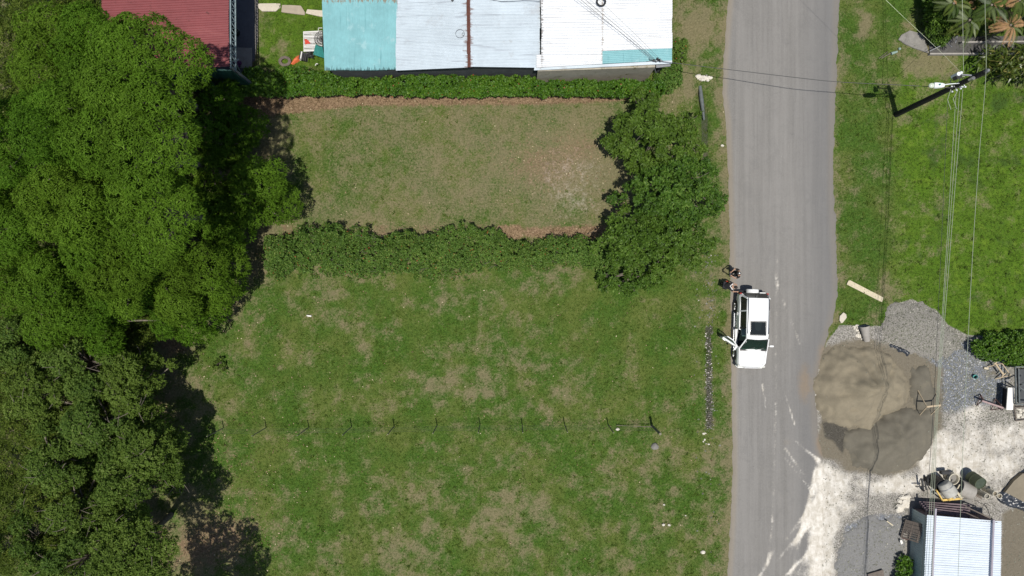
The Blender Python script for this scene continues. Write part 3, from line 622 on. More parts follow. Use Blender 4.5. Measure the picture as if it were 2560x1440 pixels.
for (px, py) in [(577, 168), (577, -100), (262, 186)]:
    mb = MB(); q = P(px, py, 4.2); mb.bar((q[0], q[1], 0), (q[0], q[1], 4.15), .12); mb.build('column', M['steel'], rh)
mb = MB(); wall_quad(mb, G0(300, 172, 4.3), G0(576, 172, 4.2), 0, 4.6, 4.1, .08); mb.build('green_screen', M['green_wall'], rh)
mb = MB(); wall_quad(mb, G0(268, NY, 4.4), G0(268, 175, 4.4), 0, 4.7, 4.7, .12); mb.build('side_wall', M['dark_wall'], rh)
mb = MB(); q = PV(577, 170, 4.1); g0 = PV(606, 192, .9); mb.bar(q, g0, .08); mb.bar(PV(579, 140, 4.0), PV(606, 190, 1.0), .06); mb.bar(PV(572, 190, 1.2), PV(610, 188, 1.0), .06); mb.build('brace', M['truss'], rh)
mb = MB(); mb.add([PV(576, 172, 3.9), PV(606, 191, .9), PV(606, 194, .2), PV(560, 192, .5), PV(556, 176, 3.3)], [(0, 1, 2, 3, 4)]); m_ = mb.mesh('tarpaulin_flap'); link('tarpaulin_flap', m_, M['green_wall'], rh)
mb = MB(); mb.prism([P(250, NY), P(637, NY), P(637, 150), P(580, 215), P(250, 200)], .06, .09); mb.build('floor_slab', M['floor_dark'], rh)
mb = MB(); mb.prism([P(577, 120), P(632, 122), P(632, 172), P(577, 172)], .10, .16); put(mb.build('concrete_step', M['concrete'], None, bevel=.01), 'pale square slab at the edge of the red-roofed house', 'slab')
t = thing('cloth_bundle', 'crumpled purple cloth lying on the pale slab', 'cloth', P(596, 157))
mb = MB()
for k in range(7): mb.ball(P(590 + random.uniform(-8, 10), 157 + random.uniform(-9, 9), .25), (random.uniform(.08, .2), random.uniform(.08, .16), .1), 8, 5, .35)
mb.build('cloth', M['purple'], t, 40)
mb = MB(); mb.box(P(594, 150, .36), (.2, .1, .04), .5); mb.build('white_fold', M['white_cloth'], t)
t = thing('black_tub', 'black plastic tub standing in the shade beside the red roof', 'tub', P(591, 83, .1))
mb = MB(); q = PV(591, 83, .1); mb.pipe(q, q + Vector((0, 0, .5)), .22, .27, .02, 16); mb.build('shell', M['black_plastic'], t, 40)
mb = MB(); mb.tube([q + Vector((.25, -.1, .5)), q + Vector((.36, 0, .55)), q + Vector((.25, .1, .5))], .02, 6); mb.build('handle', M['steel'], t)
# -- stepping slabs
def slab(pts, mat, label, z=.09):
    mb = MB(); mb.prism([P(*p, z) [:2] + (0,) for p in pts], -.02, z); put(mb.build('paving_slab', mat, None, bevel=.012), label, 'slab', 'slabs laid in the grass beside the teal roof')
slab([(644, 10), (650, 8.5), (690, 8), (696, 12), (699, 17), (694, 24), (689, 28), (655, 28), (646, 20)], M['slab'], 'pale cream slab, leftmost of the row of three beside the pavement')
slab([(691.5, 8.3), (701, 9), (701, 18), (698, 21), (695, 22), (700.2, 15)], M['slab'], 'small broken corner piece of the leftmost pale slab')
slab([(705, 12), (728, 12.5), (752, 14), (762, 30), (762, 37.5), (740, 35), (703, 30)], M['slab2'], 'tan slab with a broken corner, middle of the row')
slab([(768, 23), (800, 25.5), (830, 27), (830, 44), (800, 41), (764, 33)], M['slab'], 'cream slab running in under the teal roof')

# -- shed at bottom right
sh = thing('zinc_shed', 'small shed with a bright ribbed zinc roof and dark rusty end wall', 'shed', P(2400, 1400)[:2] + (0,))
SY = 1700; hs1 = 1.7
sheets(sh, M['shed_roof'], P(2318, 1287, hs1), P(2297, SY, hs1), P(2500, SY, hs1 - .15), P(2503, 1303, hs1 - .15), 10, 7, .016, spr=6, box=True, jag=.01)
for (x0, y0, x1, y1) in [(2339, 1271, 2318, SY), (2484, 1299, 2468, SY)]:
    mb = MB(); mb.bar(PV(x0, y0, hs1 + .04), PV(x1, y1, hs1 + .04), .1, .08); mb.build('roof_rail', M['purple_steel'], sh)
def ribwall(a, b, z1, n, amp, mat, name):
    a, b = Vector((*a[:2], 0)), Vector((*b[:2], 0)); d = (b - a).normalized(); nn = Vector((-d.y, d.x, 0)); m = MB()
    for i in range(n * 4 + 1):
        p = a.lerp(b, i / (n * 4)) + nn * amp * math.cos(i * math.pi / 2); m.v += [(p.x, p.y, 0), (p.x, p.y, z1)]
        if i: k = 2 * i; m.f.append((k - 2, k, k + 1, k - 1))
    return m.build(name, mat, sh, 50)
ribwall(P(2321, 1293, hs1), P(2300, SY, hs1), hs1 - .05, 60, .012, M['pale_wall'], 'side_wall')
ribwall(P(2321, 1293, hs1), P(2497, 1308, hs1), hs1 - .08, 26, .012, M['brown_wall'], 'end_wall')
ribwall(P(2497, 1308, hs1), P(2495, SY, hs1), hs1 - .2, 60, .012, M['brown_wall'], 'far_wall')
mb = MB(); mb.bar(PV(2413, 1266, 1.1), PV(2488, 1301, 1.6), .07, .09); mb.build('rafter', M['dark_wood'], sh)
mb = MB(); mb.bar(PV(2416, 1282, 1.1), PV(2448, 1297, 1.5), .06); mb.build('rafter', M['dark_wood'], sh)
mb = MB(); mb.bar(PV(2430, 1300, 1.2), PV(2485, 1303, 1.5), .06); mb.build('rafter', M['rust'], sh)
mb = MB(); mb.bar(PV(2445, 1285, .02), PV(2445, 1296, 1.4), .06); mb.build('post', M['dark_wood'], sh)
for k in range(5):
    mb = MB(); a = PV(2298 + k * 4, 1256 + k * 5, .5 + .15 * k); b = PV(2425, 1264 + k * 7, .5 + .15 * k); mb.bar(a, b, .14, .03); mb.build('stacked_board', M['brown_wall'], sh)
mb = MB(); mb.prism([P(2270, 1246), P(2428, 1246), P(2440, 1300), P(2500, 1305), P(2500, SY), P(2272, SY)], .0, .05); mb.build('floor', M['old_concrete'], sh)

# -- concrete pad and sunk drive at the top right
mb = MB(); mb.prism([P(2244, 100)[:2] + (0,), P(2252, 88)[:2] + (0,), P(2273, 77)[:2] + (0,), P(2300, 85)[:2] + (0,), P(2310, 98)[:2] + (0,), P(2321, 134)[:2] + (0,), P(2282, 121)[:2] + (0,), P(2262, 112)[:2] + (0,)], -.05, .09)
put(mb.build('concrete_pad', M['old_concrete'], None, bevel=.02), 'angled concrete pad on the grass at the end of the dark gutter', 'slab')
gt = thing('concrete_gutter', 'long dark concrete gutter between two low kerbs below the palms', 'gutter', P(2440, 110)[:2] + (0,))
mb = MB(); mb.prism([P(2321, 92)[:2] + (0,), P(2700, 90)[:2] + (0,), P(2700, 134)[:2] + (0,), P(2323, 134)[:2] + (0,)], -.04, .05); mb.build('gutter_floor', simple('wet_dark_concrete', (.085, .082, .078), .85, var=.35, sc=2.5, bump=.3), gt)
mb = MB(); mb.bar(PV(2322, 136, .12), PV(2700, 134.5, .12), .09, .26); mb.build('kerb', M['concrete'], gt); mb = MB(); mb.bar(PV(2400, 108, .2), PV(2700, 105, .2), .09, .4); mb.build('kerb', M['concrete'], gt)
for (a, b) in [((2324, 128), (2378, 102)), ((2380, 118), (2348, 92)), ((2388, 108), (2395, 84)), ((2420, 104), (2428, 86)), ((2470, 100), (2478, 86)), ((2385, 96), (2396, 88))]:
    mb = MB(); mb.bar(PV(*a, .5), PV(*b, .7), .035); mb.build('fallen_rod', M['steel'], gt)

# ------------------------------------------------------------------ hedges, bushes, trees
# clipped hedge
hd = thing('clipped_hedge', 'long clipped green hedge running below the tin-roofed house', 'hedge', P(1100, 210)[:2] + (0,))
lob = []
for k in range(560):
    px = random.uniform(606, 1652); y1 = 234 + 3 * math.sin(px * .012) + (6 if px > 1000 else 2) * (px - 900) / 900 * 0 + (3 if px > 1280 else 0); y0 = 158 if px < 760 else (178 if px < 850 else (190 if px < 1000 else (183 if px < 1340 else 198)))
    if px > 1560: y1 -= 4
    y0 += random.uniform(-2, 8); py = random.uniform(y0 + 10, y1 - 9)
    h = 1.25 + .35 * vn(px * .03, py * .05, 3) + (.55 if py < y0 + 18 else 0) * random.random()
    r = random.uniform(.26, .36)
    lob.append(((*P(px, py, h)[:2], h - r), (r, r, r)))
for px in range(606, 1652, 7):
    y1 = 234 + 3 * math.sin(px * .012) + (3 if px > 1280 else 0) - (4 if px > 1560 else 0) + random.uniform(-1.5, 1)
    for h in (1.05, .7, .4): lob.append(((*P(px, y1 - 10, h)[:2], h), (.27, .27, .3)))
foliage('foliage', lob, M['hedge'], hd, 72, 6, .13, .085, (.1, 1.0), .1, .35, -.2, old=.004, tvar=.24)
mb = MB()
for px in range(620, 1650, 24): q = PV(px, 214 + random.uniform(-5, 5)); mb.tube([q, q + Vector((random.uniform(-.1, .1), random.uniform(-.1, .1), .9))], .03, 5)
put(mb.build('stems', M['bark'], hd), kind='stuff')
# two larger leaved plants in front of the house
# overgrown hedge between the lots
wh = thing('overgrown_hedge', 'wide overgrown hedge with stray shoots between the two grass lots', 'hedge', P(1080, 640)[:2] + (0,))
lob = []
def wtop(px): return 588 + 30 * (vn(px * .045, 7.7, 4) - .5) + 14 * (vn(px * .13, 2.7, 4) - .5) + 10 * math.sin(px * .021) - (26 * math.exp(-((px - 1195) / 55) ** 2)) - 10 * math.exp(-((px - 1000) / 60) ** 2) - (8 if px < 950 else 0) + 10 * (px > 1280)
def wbot(px): return 680 + 12 * (vn(px * .025, 3.3, 6) - .5) + 6 * math.sin(px * .03) - (22 if px > 1130 else 0) * min(1, (px - 1130) / 200 if px > 1130 else 0)
for k in range(760):
    px = random.uniform(664, 1520); py = random.uniform(wtop(px) + 8, wbot(px) - 6)
    mid = 1 - abs((py - wtop(px)) / (wbot(px) - wtop(px)) - .4) * 1.7
    h = .25 + .75 * max(0, mid) + .9 * vn(px * .022, py * .04, 5) ** 1.5
    r = random.uniform(.2, .36); lob.append(((*P(px, py, h)[:2], max(.12, h - r)), (r, r, r * .9)))
for k in range(150):  # low patchy growth fading into the lawn
    px = random.uniform(670, 1500); py = wbot(px) + random.uniform(-4, 26) * random.random(); r = random.uniform(.08, .16); lob.append(((*P(px, py, .1)[:2], .08), (r, r, r * .7)))
for k in range(46):   # shoots standing up out of the top
    px = random.uniform(690, 1330); py = wtop(px) + random.uniform(-10, 14); h = random.uniform(.9, 1.9)
    for q in range(4): lob.append(((*P(px + random.uniform(-4, 4), py, h)[:2], h * (1 - .18 * q)), (.10, .10, .16)))
foliage('foliage', lob, M['wild'], wh, 74, 6, .12, .06, (.0, 1.1), .1, .5, -.2, old=.006, tvar=.3, rough=.5)
mb = MB()
for k in range(150):
    px = random.uniform(670, 1500); py = random.uniform(wtop(px), wbot(px)); q = PV(px, py); e = q + Vector((random.uniform(-.7, .7), random.uniform(-.3, .4), random.uniform(.8, 1.5)))
    mb.tube([q, q.lerp(e, .5) + Vector((0, 0, .15)), e], [.025, .016, .006], 5)
put(mb.build('stems', M['bark'], wh), kind='stuff')
# round bush at the right edge, bush in front of the shed
def bush(name, label, pts, hh, mat, L, Wd, nlob, r0, r1, dens=70, npc=6, cat='bush', **k):
    cx = sum(p[0] for p in pts) / len(pts); cy = sum(p[1] for p in pts) / len(pts)
    t = thing(name, label, cat, P(cx, cy)[:2] + (0,)); lob = []; tries = 0
    while len(lob) < nlob and tries < 9000:
        tries += 1
        px = random.uniform(min(p[0] for p in pts), max(p[0] for p in pts)); py = random.uniform(min(p[1] for p in pts), max(p[1] for p in pts))
        x, y, _ = P(px, py); d = float(sdf(np.array([x]), np.array([y]), pts)[0])
        if d < r0 * .6: continue
        h = hh * (.45 + .55 * min(1, d / (hh * .6))) * random.uniform(.8, 1.05); r = random.uniform(r0, r1)
        lob.append(((*P(px, py, h)[:2], max(.1, h - r)), (r, r, r)))
    foliage('foliage', lob, mat, t, dens, npc, L, Wd, k.get('elev', (.1, 1.)), .1, .4, -.25, old=k.get('old', 0), tvar=.25)
    mb = MB()
    for q in random.sample(lob, min(14, len(lob))): branch_mb(mb, Vector((*P(cx, cy)[:2], 0)), Vector(q[0]), .03, .01)
    put(mb.build('stems', M['bark'], t), kind='stuff')
    return t
bush('rounded_bush', 'dense rounded green bush at the edge of the gravel yard', [(2436, 865), (2470, 838), (2570, 832), (2640, 850), (2640, 915), (2520, 912), (2480, 900), (2440, 888)], 1.5, M['hedge'], .14, .09, 90, .25, .36)
bush('leafy_creeper', 'leafy creeper growing against the pale side wall of the zinc shed', [(2262, 1385), (2278, 1378), (2284, 1420), (2290, 1700), (2225, 1700), (2240, 1435)], 1.1, M['hedge'], .15, .09, 80, .2, .3)
bush('grass_corner_shrub', 'low leafy growth at the end of the hedge by the white roof corner', [(1640, 165), (1700, 160), (1705, 200), (1665, 236), (1636, 232)], .8, M['wild'], .12, .07, 40, .18, .3)
bush('roadside_weeds', 'patch of tall weeds along the right side of the white roof', [(1686, 90), (1716, 100), (1722, 150), (1690, 160)], .5, M['wild'], .12, .06, 26, .15, .25, old=.02)
bush('lawn_sapling', 'lone dark sapling standing in the lawn near the shadowed trees', [(520, 900), (545, 893), (560, 905), (562, 925), (535, 932)], .9, M['dull'], .14, .08, 8, .16, .22, dens=45)
for (px, py, r, lb) in [(1240, 715, .3, 'tiny'), (1530, 712, .4, 'first'), (1600, 720, .4, ''), (1480, 690, .4, '')]: pass
# strap-leaved clumps
def strap_clump(label, pts, n, h, L, Wd, mat, name='strap_leaf_plant', npc=11, old=.05):
    cx = sum(p[0] for p in pts) / len(pts); cy = sum(p[1] for p in pts) / len(pts)
    t = thing(name, label, 'plant', P(cx, cy)[:2] + (0,)); C = []
    while len(C) < n:
        px = random.uniform(min(p[0] for p in pts), max(p[0] for p in pts)); py = random.uniform(min(p[1] for p in pts), max(p[1] for p in pts))
        x, y, _ = P(px, py)
        if float(sdf(np.array([x]), np.array([y]), pts)[0]) > 0: C.append(P(px, py, random.uniform(.55, 1) * h))
    C = np.array(C); N = unit(len(C), .55); tint = .45 + .3 * (rng.random(len(C)) - .4)
    V, Fq, tt = leaves(C, N, npc, L, Wd, (.2, 1.2), .28, tint, .3)
    kk = rng.random(len(tt) // 4) < old; tt = np.where(np.repeat(kk, 4), 1.2, tt)
    link('foliage', npmesh('foliage', V, Fq, {'tint': tt}), mat, t)
    mb = MB()
    for c in C[:40]: mb.tube([(c[0], c[1], 0), tuple(c)], .025, 5)
    put(mb.build('stems', M['bark'], t), kind='stuff'); return t
strap_clump('dense clump of long strap leaves below the gutter, right of the pole', [(2440, 140), (2470, 120), (2520, 122), (2700, 118), (2700, 190), (2520, 196), (2490, 188), (2450, 172)], 110, 1.3, .62, .11, M['strap'])
strap_clump('broad-leaved dark plants filling the corner under the palms', [(2330, -60), (2700, -60), (2700, 85), (2560, 80), (2420, 78), (2360, 98), (2335, 60)], 170, 1.6, .55, .17, M['palm'], 'broad_leaf_plant', 9, .06)
bush('shade_shrub', 'dark leafy shrub beside the pad, left of the palms', [(2318, -40), (2400, -40), (2400, 95), (2345, 98), (2322, 50)], 2.2, M['almond'], .2, .09, 50, .25, .45)
def palm(label, px, py, h, L, nf, mat_old=.1, base=None):
    q = PV(px, py, h); t = thing('palm', label, 'palm', (q.x, q.y, 0), group='palms in the top right corner')
    mb = MB(); mb.tube([(q.x, q.y, -.05), (q.x + .05, q.y, h * .5), tuple(q)], [.12, .09, .07], 8); mb.build('trunk', M['bark'], t, 60)
    for k in range(nf):
        a = k * 2 * math.pi / nf + random.uniform(-.5, .5); el = random.uniform(.0, 1.0); l = L * random.uniform(.6, 1.25); m = MB(); pts = []
        d = Vector((math.cos(a), math.sin(a), 0))
        for i in range(9): s = i / 8; pts.append(q + d * l * s * math.cos(el * .6) + Vector((0, 0, l * (math.sin(el) * s - .75 * s * s))))
        sd = Vector((-d.y, d.x, 0)); tn = []; base_t = 1.2 if random.random() < mat_old else .35 + random.uniform(-.3, .4)
        V = []; Fq = []
        for i in range(34):
            s = .12 + .88 * i / 34; j = min(7, int(s * 8)); p = pts[j].lerp(pts[j + 1], s * 8 - j); ll = .42 * L * .55 * math.sin(math.pi * min(1, .18 + s * .8)) + .05
            for g in (-1, 1):
                e = p + (sd * g + d * .7).normalized() * ll + Vector((0, 0, -.25 * ll)); w = (d * .016)
                b0 = len(V); mid = p.lerp(e, .5); V += [p, mid - w, e, mid + w]; Fq.append((b0, b0 + 1, b0 + 2, b0 + 3)); tn += [min(1.2, base_t + random.uniform(-.15, .15))] * 4
        link('frond', npmesh('frond', np.array([tuple(v) for v in V]), np.array(Fq), {'tint': tn}), M['palm'], t)
for a in [('yellowish feather palm overhanging the gutter', 2425, 50, 2.6, 1.15, 13, .0), ('feather palm with dead orange-brown fronds at the top right edge', 2528, 62, 2.4, 1.1, 13, .65),
          ('green feather palm at the top edge beside the overhead wire', 2480, 12, 2.8, 1.2, 13, .05), ('palm at the top edge nearest the dark shrub', 2385, 8, 2.6, 1.1, 12, .0), ('feather palm cut by the top right corner of the view', 2550, 0, 3.0, 1.3, 13, .1)]: palm(*a)
# roadside tree with clumped leaves: many small clusters on long branches
def clump_tree(name, label, cx, cy, rx, ry_, h, n, mat, base, seed, L=.2, Wd=.1, group=None, npc=7, cr=(.17, .36), low=.5):
    random.seed(seed); b = PV(*base); t = thing(name, label, 'tree', (b.x, b.y, 0), group=group); lobes = []; tries = 0
    while len(lobes) < n and tries < 20000:
        tries += 1; a = random.uniform(0, 6.283); rr = random.random() ** .55 * (1 + .13 * math.sin(a * 5 + seed) + .08 * math.sin(a * 9)); 
        hh = h * (low + (1 - low) * (1 - rr ** 2) * random.uniform(.55, 1.05)); p = PV(cx + rx * rr * math.cos(a), cy + ry_ * rr * math.sin(a), hh); r = random.uniform(*cr)
        if all((p - Vector(q[0])).length > r * 1.05 for q in lobes): lobes.append((tuple(p), (r, r, r * .75)))
    mb = MB(); fork = b + Vector((0, 0, h * .3)); branch_mb(mb, b - Vector((0, 0, .1)), fork, .17, .12, .05); mb.build('trunk', M['bark'], t, 60)
    hubs = []
    mb = MB()
    for k in range(9):
        a = k * .7; q = PV(cx + rx * .5 * math.cos(a), cy + ry_ * .5 * math.sin(a), h * .7); branch_mb(mb, fork, q, .09, .04); hubs.append(q)
    for q in lobes:
        p = Vector(q[0]); hb = min(hubs, key=lambda u: (u - p).length); branch_mb(mb, hb, p, .028, .009, .1)
    mb.build('limbs', M['bark'], t, 60)
    foliage('crown', lobes, mat, t, 46, npc, L, Wd, (0, .8), .12, .6, -.5, tvar=.26, rough=.5, upb=.5); return t
RG = 'roadside trees between the grass lot and the road'
clump_tree('roadside_tree', 'leafy roadside tree reaching up to the clipped hedge', 1640, 345, 118, 100, 4.6, 105, M['almond'], (1660, 350), 11, group=RG)
clump_tree('roadside_tree', 'middle roadside tree, darkest and densest of the row', 1680, 480, 125, 95, 5.0, 115, M['almond'], (1670, 480), 12, group=RG)
clump_tree('roadside_tree', 'roadside tree overhanging the end of the overgrown hedge', 1640, 600, 150, 85, 4.4, 120, M['almond'], (1650, 600), 13, group=RG)
clump_tree('young_tree', 'sparse young tree with thin branches on the lawn below the roadside trees', 1570, 700, 85, 32, 1.8, 34, M['almond'], (1575, 690), 14, cr=(.14, .26), low=.3)
random.seed(21)
MG = 'tall mango-like trees of the wooded side'
for k, (px, py, h, r, asp, nl, lb) in enumerate([
    (420, 205, 13.5, 1.9, 1.0, 26, 'tall round crown overhanging the corner of the red roof'),
    (290, 150, 10.5, 2.4, .9, 24, 'dense crown left of the red roof'),
    (120, 150, 8.5, 2.8, 1, 26, 'broad crown in the top left woods'),
    (436, 370, 14.5, 1.6, 1.35, 28, 'tallest crown, casting the big shadow on the upper lot'),
    (300, 330, 13, 2.4, 1.1, 26, 'high crown in the middle of the woods'),
    (150, 330, 12, 2.6, 1.1, 28, 'wide crown at mid height on the left'),
    (30, 330, 10, 2.3, 1.1, 24, 'crown cut by the left edge, upper of two'),
    (436, 545, 13.5, 1.6, 1.1, 24, 'bright crown just above the dark gap in the shade'),
    (300, 510, 11.5, 2.2, 1.1, 24, 'crown with a dark hollow beside it'),
    (160, 520, 11, 2.4, 1.1, 24, 'crown above the lower woods on the left'),
    (30, 560, 9, 2.3, 1.1, 22, 'crown cut by the left edge, lower of two'),
    (380, 680, 9, 2.3, 1, 24, 'round crown reaching toward the lower lawn'),
    (230, 700, 9, 2.5, 1, 24, 'dark green crown over the lower left woods'),
    (90, 720, 8, 2.4, 1, 22, 'left crown bordering the darker woods below'),
    (300, 800, 7.5, 2.4, .8, 22, 'lowest crown before the darker broad-leaved trees')]):
    tall = k in (0, 3, 7); tree('mango_tree', lb, px - (34, 2, 0)[0 if not tall else (1 if k else 2)] - (14 if k == 0 else 0) if px > 200 else px, py, h, r, M['mango'], MG, int(nl * (.85 if tall else .56)), (.6, 1.3), .5 if tall else .62, 48, 6, .18, .055, asp, depth=.3, droop=.32, zsq=1.0, edge=.88 if tall else .25, sep=1.05)
for (px, py, h, r, nl, lb) in [(640, 482, 5.4, 1.7, 22, 'low tree at the edge of the big shadow, sunlit on its right side'), (560, 560, 4.2, 1.5, 16, 'small shaded tree between the tall crowns and the low one'), (520, 690, 5.8, 1.8, 22, 'rounded tree spreading onto the lower lawn'), (590, 340, 2.4, 1.2, 12, 'dark low tree standing wholly in the shade'), (450, 780, 4.5, 1.7, 18, 'small tree at the lawn corner with pale ground beside it')]:
    tree('small_mango_tree', lb, px, py, h, r, M['mango'], 'smaller trees at the edge of the woods', nl, (.5, .9), .7, 36, 6, .19, .065, 1, depth=.35)
for (px, py, h, r, lb) in [(540, 258, 3.6, 1.3, 'shaded undertree nearest the end of the clipped hedge'), (530, 345, 4.2, 1.4, 'shaded undertree halfway along the tall crown edge'), (520, 435, 4.4, 1.4, 'shaded undertree behind the sunlit low tree'), (525, 520, 4.4, 1.4, 'shaded undertree at the left end of the overgrown hedge')]:
    tree('undertree', lb, px, py, h, r, M['mango'], 'shaded small trees below the tall crowns', 14, (.5, .85), .7, 30, 6, .18, .06, 1, depth=.35)
tree('corner_tree', 'tall tree just below the lower edge whose shadow falls on the brown soil', 410, 1625, 10, 2.7, M['dull'], None, 34, (.4, .9), .5, 40, 6, .16, .08, 1, depth=.5)
BG = 'darker broad-leaved trees of the lower left'
for (px, py, h, r, nl, lb) in [
    (200, 905, 6.5, 2.0, 24, 'topmost dull green tree, below the bright crowns'), (330, 965, 6.2, 1.9, 24, 'dull green tree beside the spiky shadow on the lawn'), (90, 980, 6, 2.1, 22, 'dull green tree near the left edge'),
    (250, 1060, 6.2, 2.1, 24, 'tree with pale bare branches showing through'), (370, 1110, 6.6, 1.6, 20, 'tree edge reaching out over brown soil'), (120, 1150, 5.5, 2.2, 22, 'low spread tree with yellowish leaves'),
    (330, 1230, 6.6, 2.0, 24, 'tree leaning over the bare brown ground'), (190, 1270, 6, 2.1, 22, 'tree deep in the lower woods'), (345, 1375, 8.5, 1.8, 28, 'taller tree at the bottom casting the shadow across the soil'),
    (210, 1410, 6.5, 2.1, 22, 'bottom tree cut by the lower edge'), (60, 1370, 5, 2.3, 20, 'bottom left corner tree'), (30, 870, 5.5, 1.9, 18, 'small tree at the left edge under the bright crowns')]:
    tree('broadleaf_tree', lb, px, py, h, r, M['dull'], BG, int(nl * 1.0), (.3, .75), .6 if h < 10 else .4, 62, 6, .145, .07, 1, twigs=26, edge=.3 if h < 8 else .7, depth=.55, droop=.12, elev=(0, .9))
# undergrowth
lob = []
for k in range(800):
    px, py = random.uniform(-80, 360), random.uniform(-60, 1500)
    if py < 260 and px > 250: px -= 100
    h = random.uniform(.8, 2.8) + (1.2 if px < 120 else 0); r = random.uniform(.5, .95); lob.append(((*P(px, py, h)[:2], h - r * .6), (r, r, r * .6)))
o = foliage('undergrowth', lob, M['vine'], None, 34, 6, .22, .05, (.1, 1.2), .15, .4, 0, tvar=.28, rough=.4)
put(o, 'tangled green vines and tall grass under the left-hand trees', kind='stuff')
# ------------------------------------------------------------------ utility pole, lamp and wires
pb = PV(2240, 287)
up = thing('utility_pole', 'tall black tarred utility pole standing in the grass right of the road', 'utility pole', pb)
top = PV(2465, 178, 8.2); top = Vector((pb.x + (top.x - pb.x) * .5, pb.y + (top.y - pb.y) * .5, 8.2)) if (top - pb).xy.length > 1.0 else top
mb = MB(); mb.tube([pb - Vector((0, 0, .2)), pb.lerp(top, .5), top], [.17, .15, .12], 14); mb.build('shaft', M['pole'], up, 50)
mb = MB(); mb.ball(top + Vector((0, 0, .08)), (.1, .1, .16), 8, 6); mb.build('top_insulator', M['steel'], up, 40)
def onpole(h): return pb.lerp(top, h / 8.2)
# number plate on the pole
for a in np.linspace(0, 6.28, 1): pass
mb = MB(); q = onpole(7.3); mb.bar(q + Vector((-.75, .12, 0)), q + Vector((.1, .06, 0)), .07); mb.build('cross_arm', M['steel'], up)
mb = MB(); e = q + Vector((-.8, .1, -.05)); mb.tube([e + Vector((-.1, 0, -.25)), e + Vector((-.1, 0, .25))], .10, 10); mb.ball(e + Vector((.1, .1, .1)), .09, 8, 6); mb.build('switch_gear', M['lamp'], up, 50)
mb = MB(); e = q + Vector((-.22, -.14, .0)); mb.tube([e, e + Vector((0, 0, .3))], .09, 10); mb.build('surge_arrester', M['alloy'], up, 50)
mb = MB(); e = q + Vector((-.85, -.02, 0)); mb.box(e, (.28, .18, .3), .4); mb.build('fuse_box', M['black_plastic'], up)
rk = onpole(5.9)
for k in range(4):
    z = 5.4 + .28 * k; q = onpole(z) + Vector((.08 + .05 * k, -.18, 0)); mb = MB(); mb.ball(q, (.055, .055, .07), 8, 6); mb.bar(q + Vector((-.1, .16, 0)), q, .03); mb.build('insulator', M['lamp'], up, 40)
mb = MB(); mb.bar(onpole(5.9) + Vector((-.3, -.05, 0)), onpole(5.9) + Vector((.35, -.08, 0)), .05); mb.build('bracket', M['lamp'], up)
mb = MB(); c = onpole(6.1)
mb.tube([c + Vector((.0 + .34 * math.cos(a) - .1, .1 + .3 * math.sin(a), .05 * math.sin(2 * a))) for a in np.linspace(.3, 5.4, 16)], .022, 6)
mb.build('cable_loop', M['black_wire'], up, 50)
mb = MB(); mb.tube([c + Vector((.15 + .22 * math.cos(a), .12 + .26 * math.sin(a), .1)) for a in np.linspace(1.2, 4.6, 12)], .02, 6); mb.tube([c + Vector((-.3, -.2, -.2)), c + Vector((-.35, -.7, -.4)), c + Vector((-.1, -1.2, -.5))], .015, 5); mb.tube([c + Vector((0, -.3, -.1)), c + Vector((-.12, -.7, -.3)), c + Vector((.15, -1.2, -.4))], .015, 5); mb.build('jumper_cable', M['wire'], up, 50)
ll = thing('street_lamp', 'white street lamp on a thin arm held out toward the road by the black pole', 'street lamp', onpole(6.3))
lc = PV(2340, 213.5, 6.3); ar = onpole(6.3)
mb = MB(); mb.tube([ar, ar.lerp(lc, .5) + Vector((0, 0, .04)), lc + Vector((.25, 0, .02))], .026, 8); mb.build('arm', M['lamp'], ll, 50)
mb = MB(); mb.v = []; 
pr = [(.42, .09, .07), (.30, .13, .11), (.0, .16, .13), (-.12, .15, .11)]
ring = []
for (dx, w, hh) in pr:
    b = len(mb.v)
    for (sy, sz) in [(-1, 0), (-.75, .8), (0, 1), (.75, .8), (1, 0), (0, -.35)]: mb.v.append(tuple(lc + Vector((dx, sy * w, sz * hh))))
    ring.append(b)
for i in range(3):
    for k in range(6): mb.f.append((ring[i] + k, ring[i] + (k + 1) % 6, ring[i + 1] + (k + 1) % 6, ring[i + 1] + k))
mb.f += [tuple(ring[0] + k for k in range(6))[::-1], tuple(ring[3] + k for k in range(6))]
mb.build('housing', M['lamp'], ll, 40)
mb = MB(); mb.ball(lc + Vector((-.22, 0, -.02)), (.16, .14, .10), 12, 8); mb.build('lens', M['lens'], ll, 60)
mb = MB(); mb.tube([lc + Vector((.1, 0, .12)), lc + Vector((.1, 0, .2))], .04, 8); mb.build('photocell', M['teal_scrap'], ll, 40)
def wire(label, pts, r=.014, mat='wire', group=None):
    P3 = [PV(*p) for p in pts]; fine = []
    for i in range(len(P3) - 1):
        for t in np.linspace(0, 1, 9)[:-1]:
            p0, p1, p2, p3 = P3[max(0, i - 1)], P3[i], P3[i + 1], P3[min(len(P3) - 1, i + 2)]
            fine.append(.5 * ((2 * p1) + (-p0 + p2) * t + (2 * p0 - 5 * p1 + 4 * p2 - p3) * t * t + (-p0 + 3 * p1 - 3 * p2 + p3) * t ** 3))
    fine.append(P3[-1]); mb = MB(); mb.tube(fine, r, 5)
    o = mb.build('overhead_wire', M[mat], None, 60); return put(o, label, 'wire', group)
WG = 'overhead wires running along the right side'
wire('lowest greyish wire of the bundle, leftmost at the bottom edge', [(2370, 232, 5.4), (2350, 680, 5.2), (2331, 1060, 5.3), (2304, 1440, 5.4), (2285, 1800, 5.6)], .011, 'black_wire', WG)
wire('second wire of the bundle counted from the road', [(2390, 233, 5.6), (2362.5, 680, 5.4), (2337, 1060, 5.4), (2313, 1440, 5.6), (2290, 1800, 5.8)], .011, 'wire', WG)
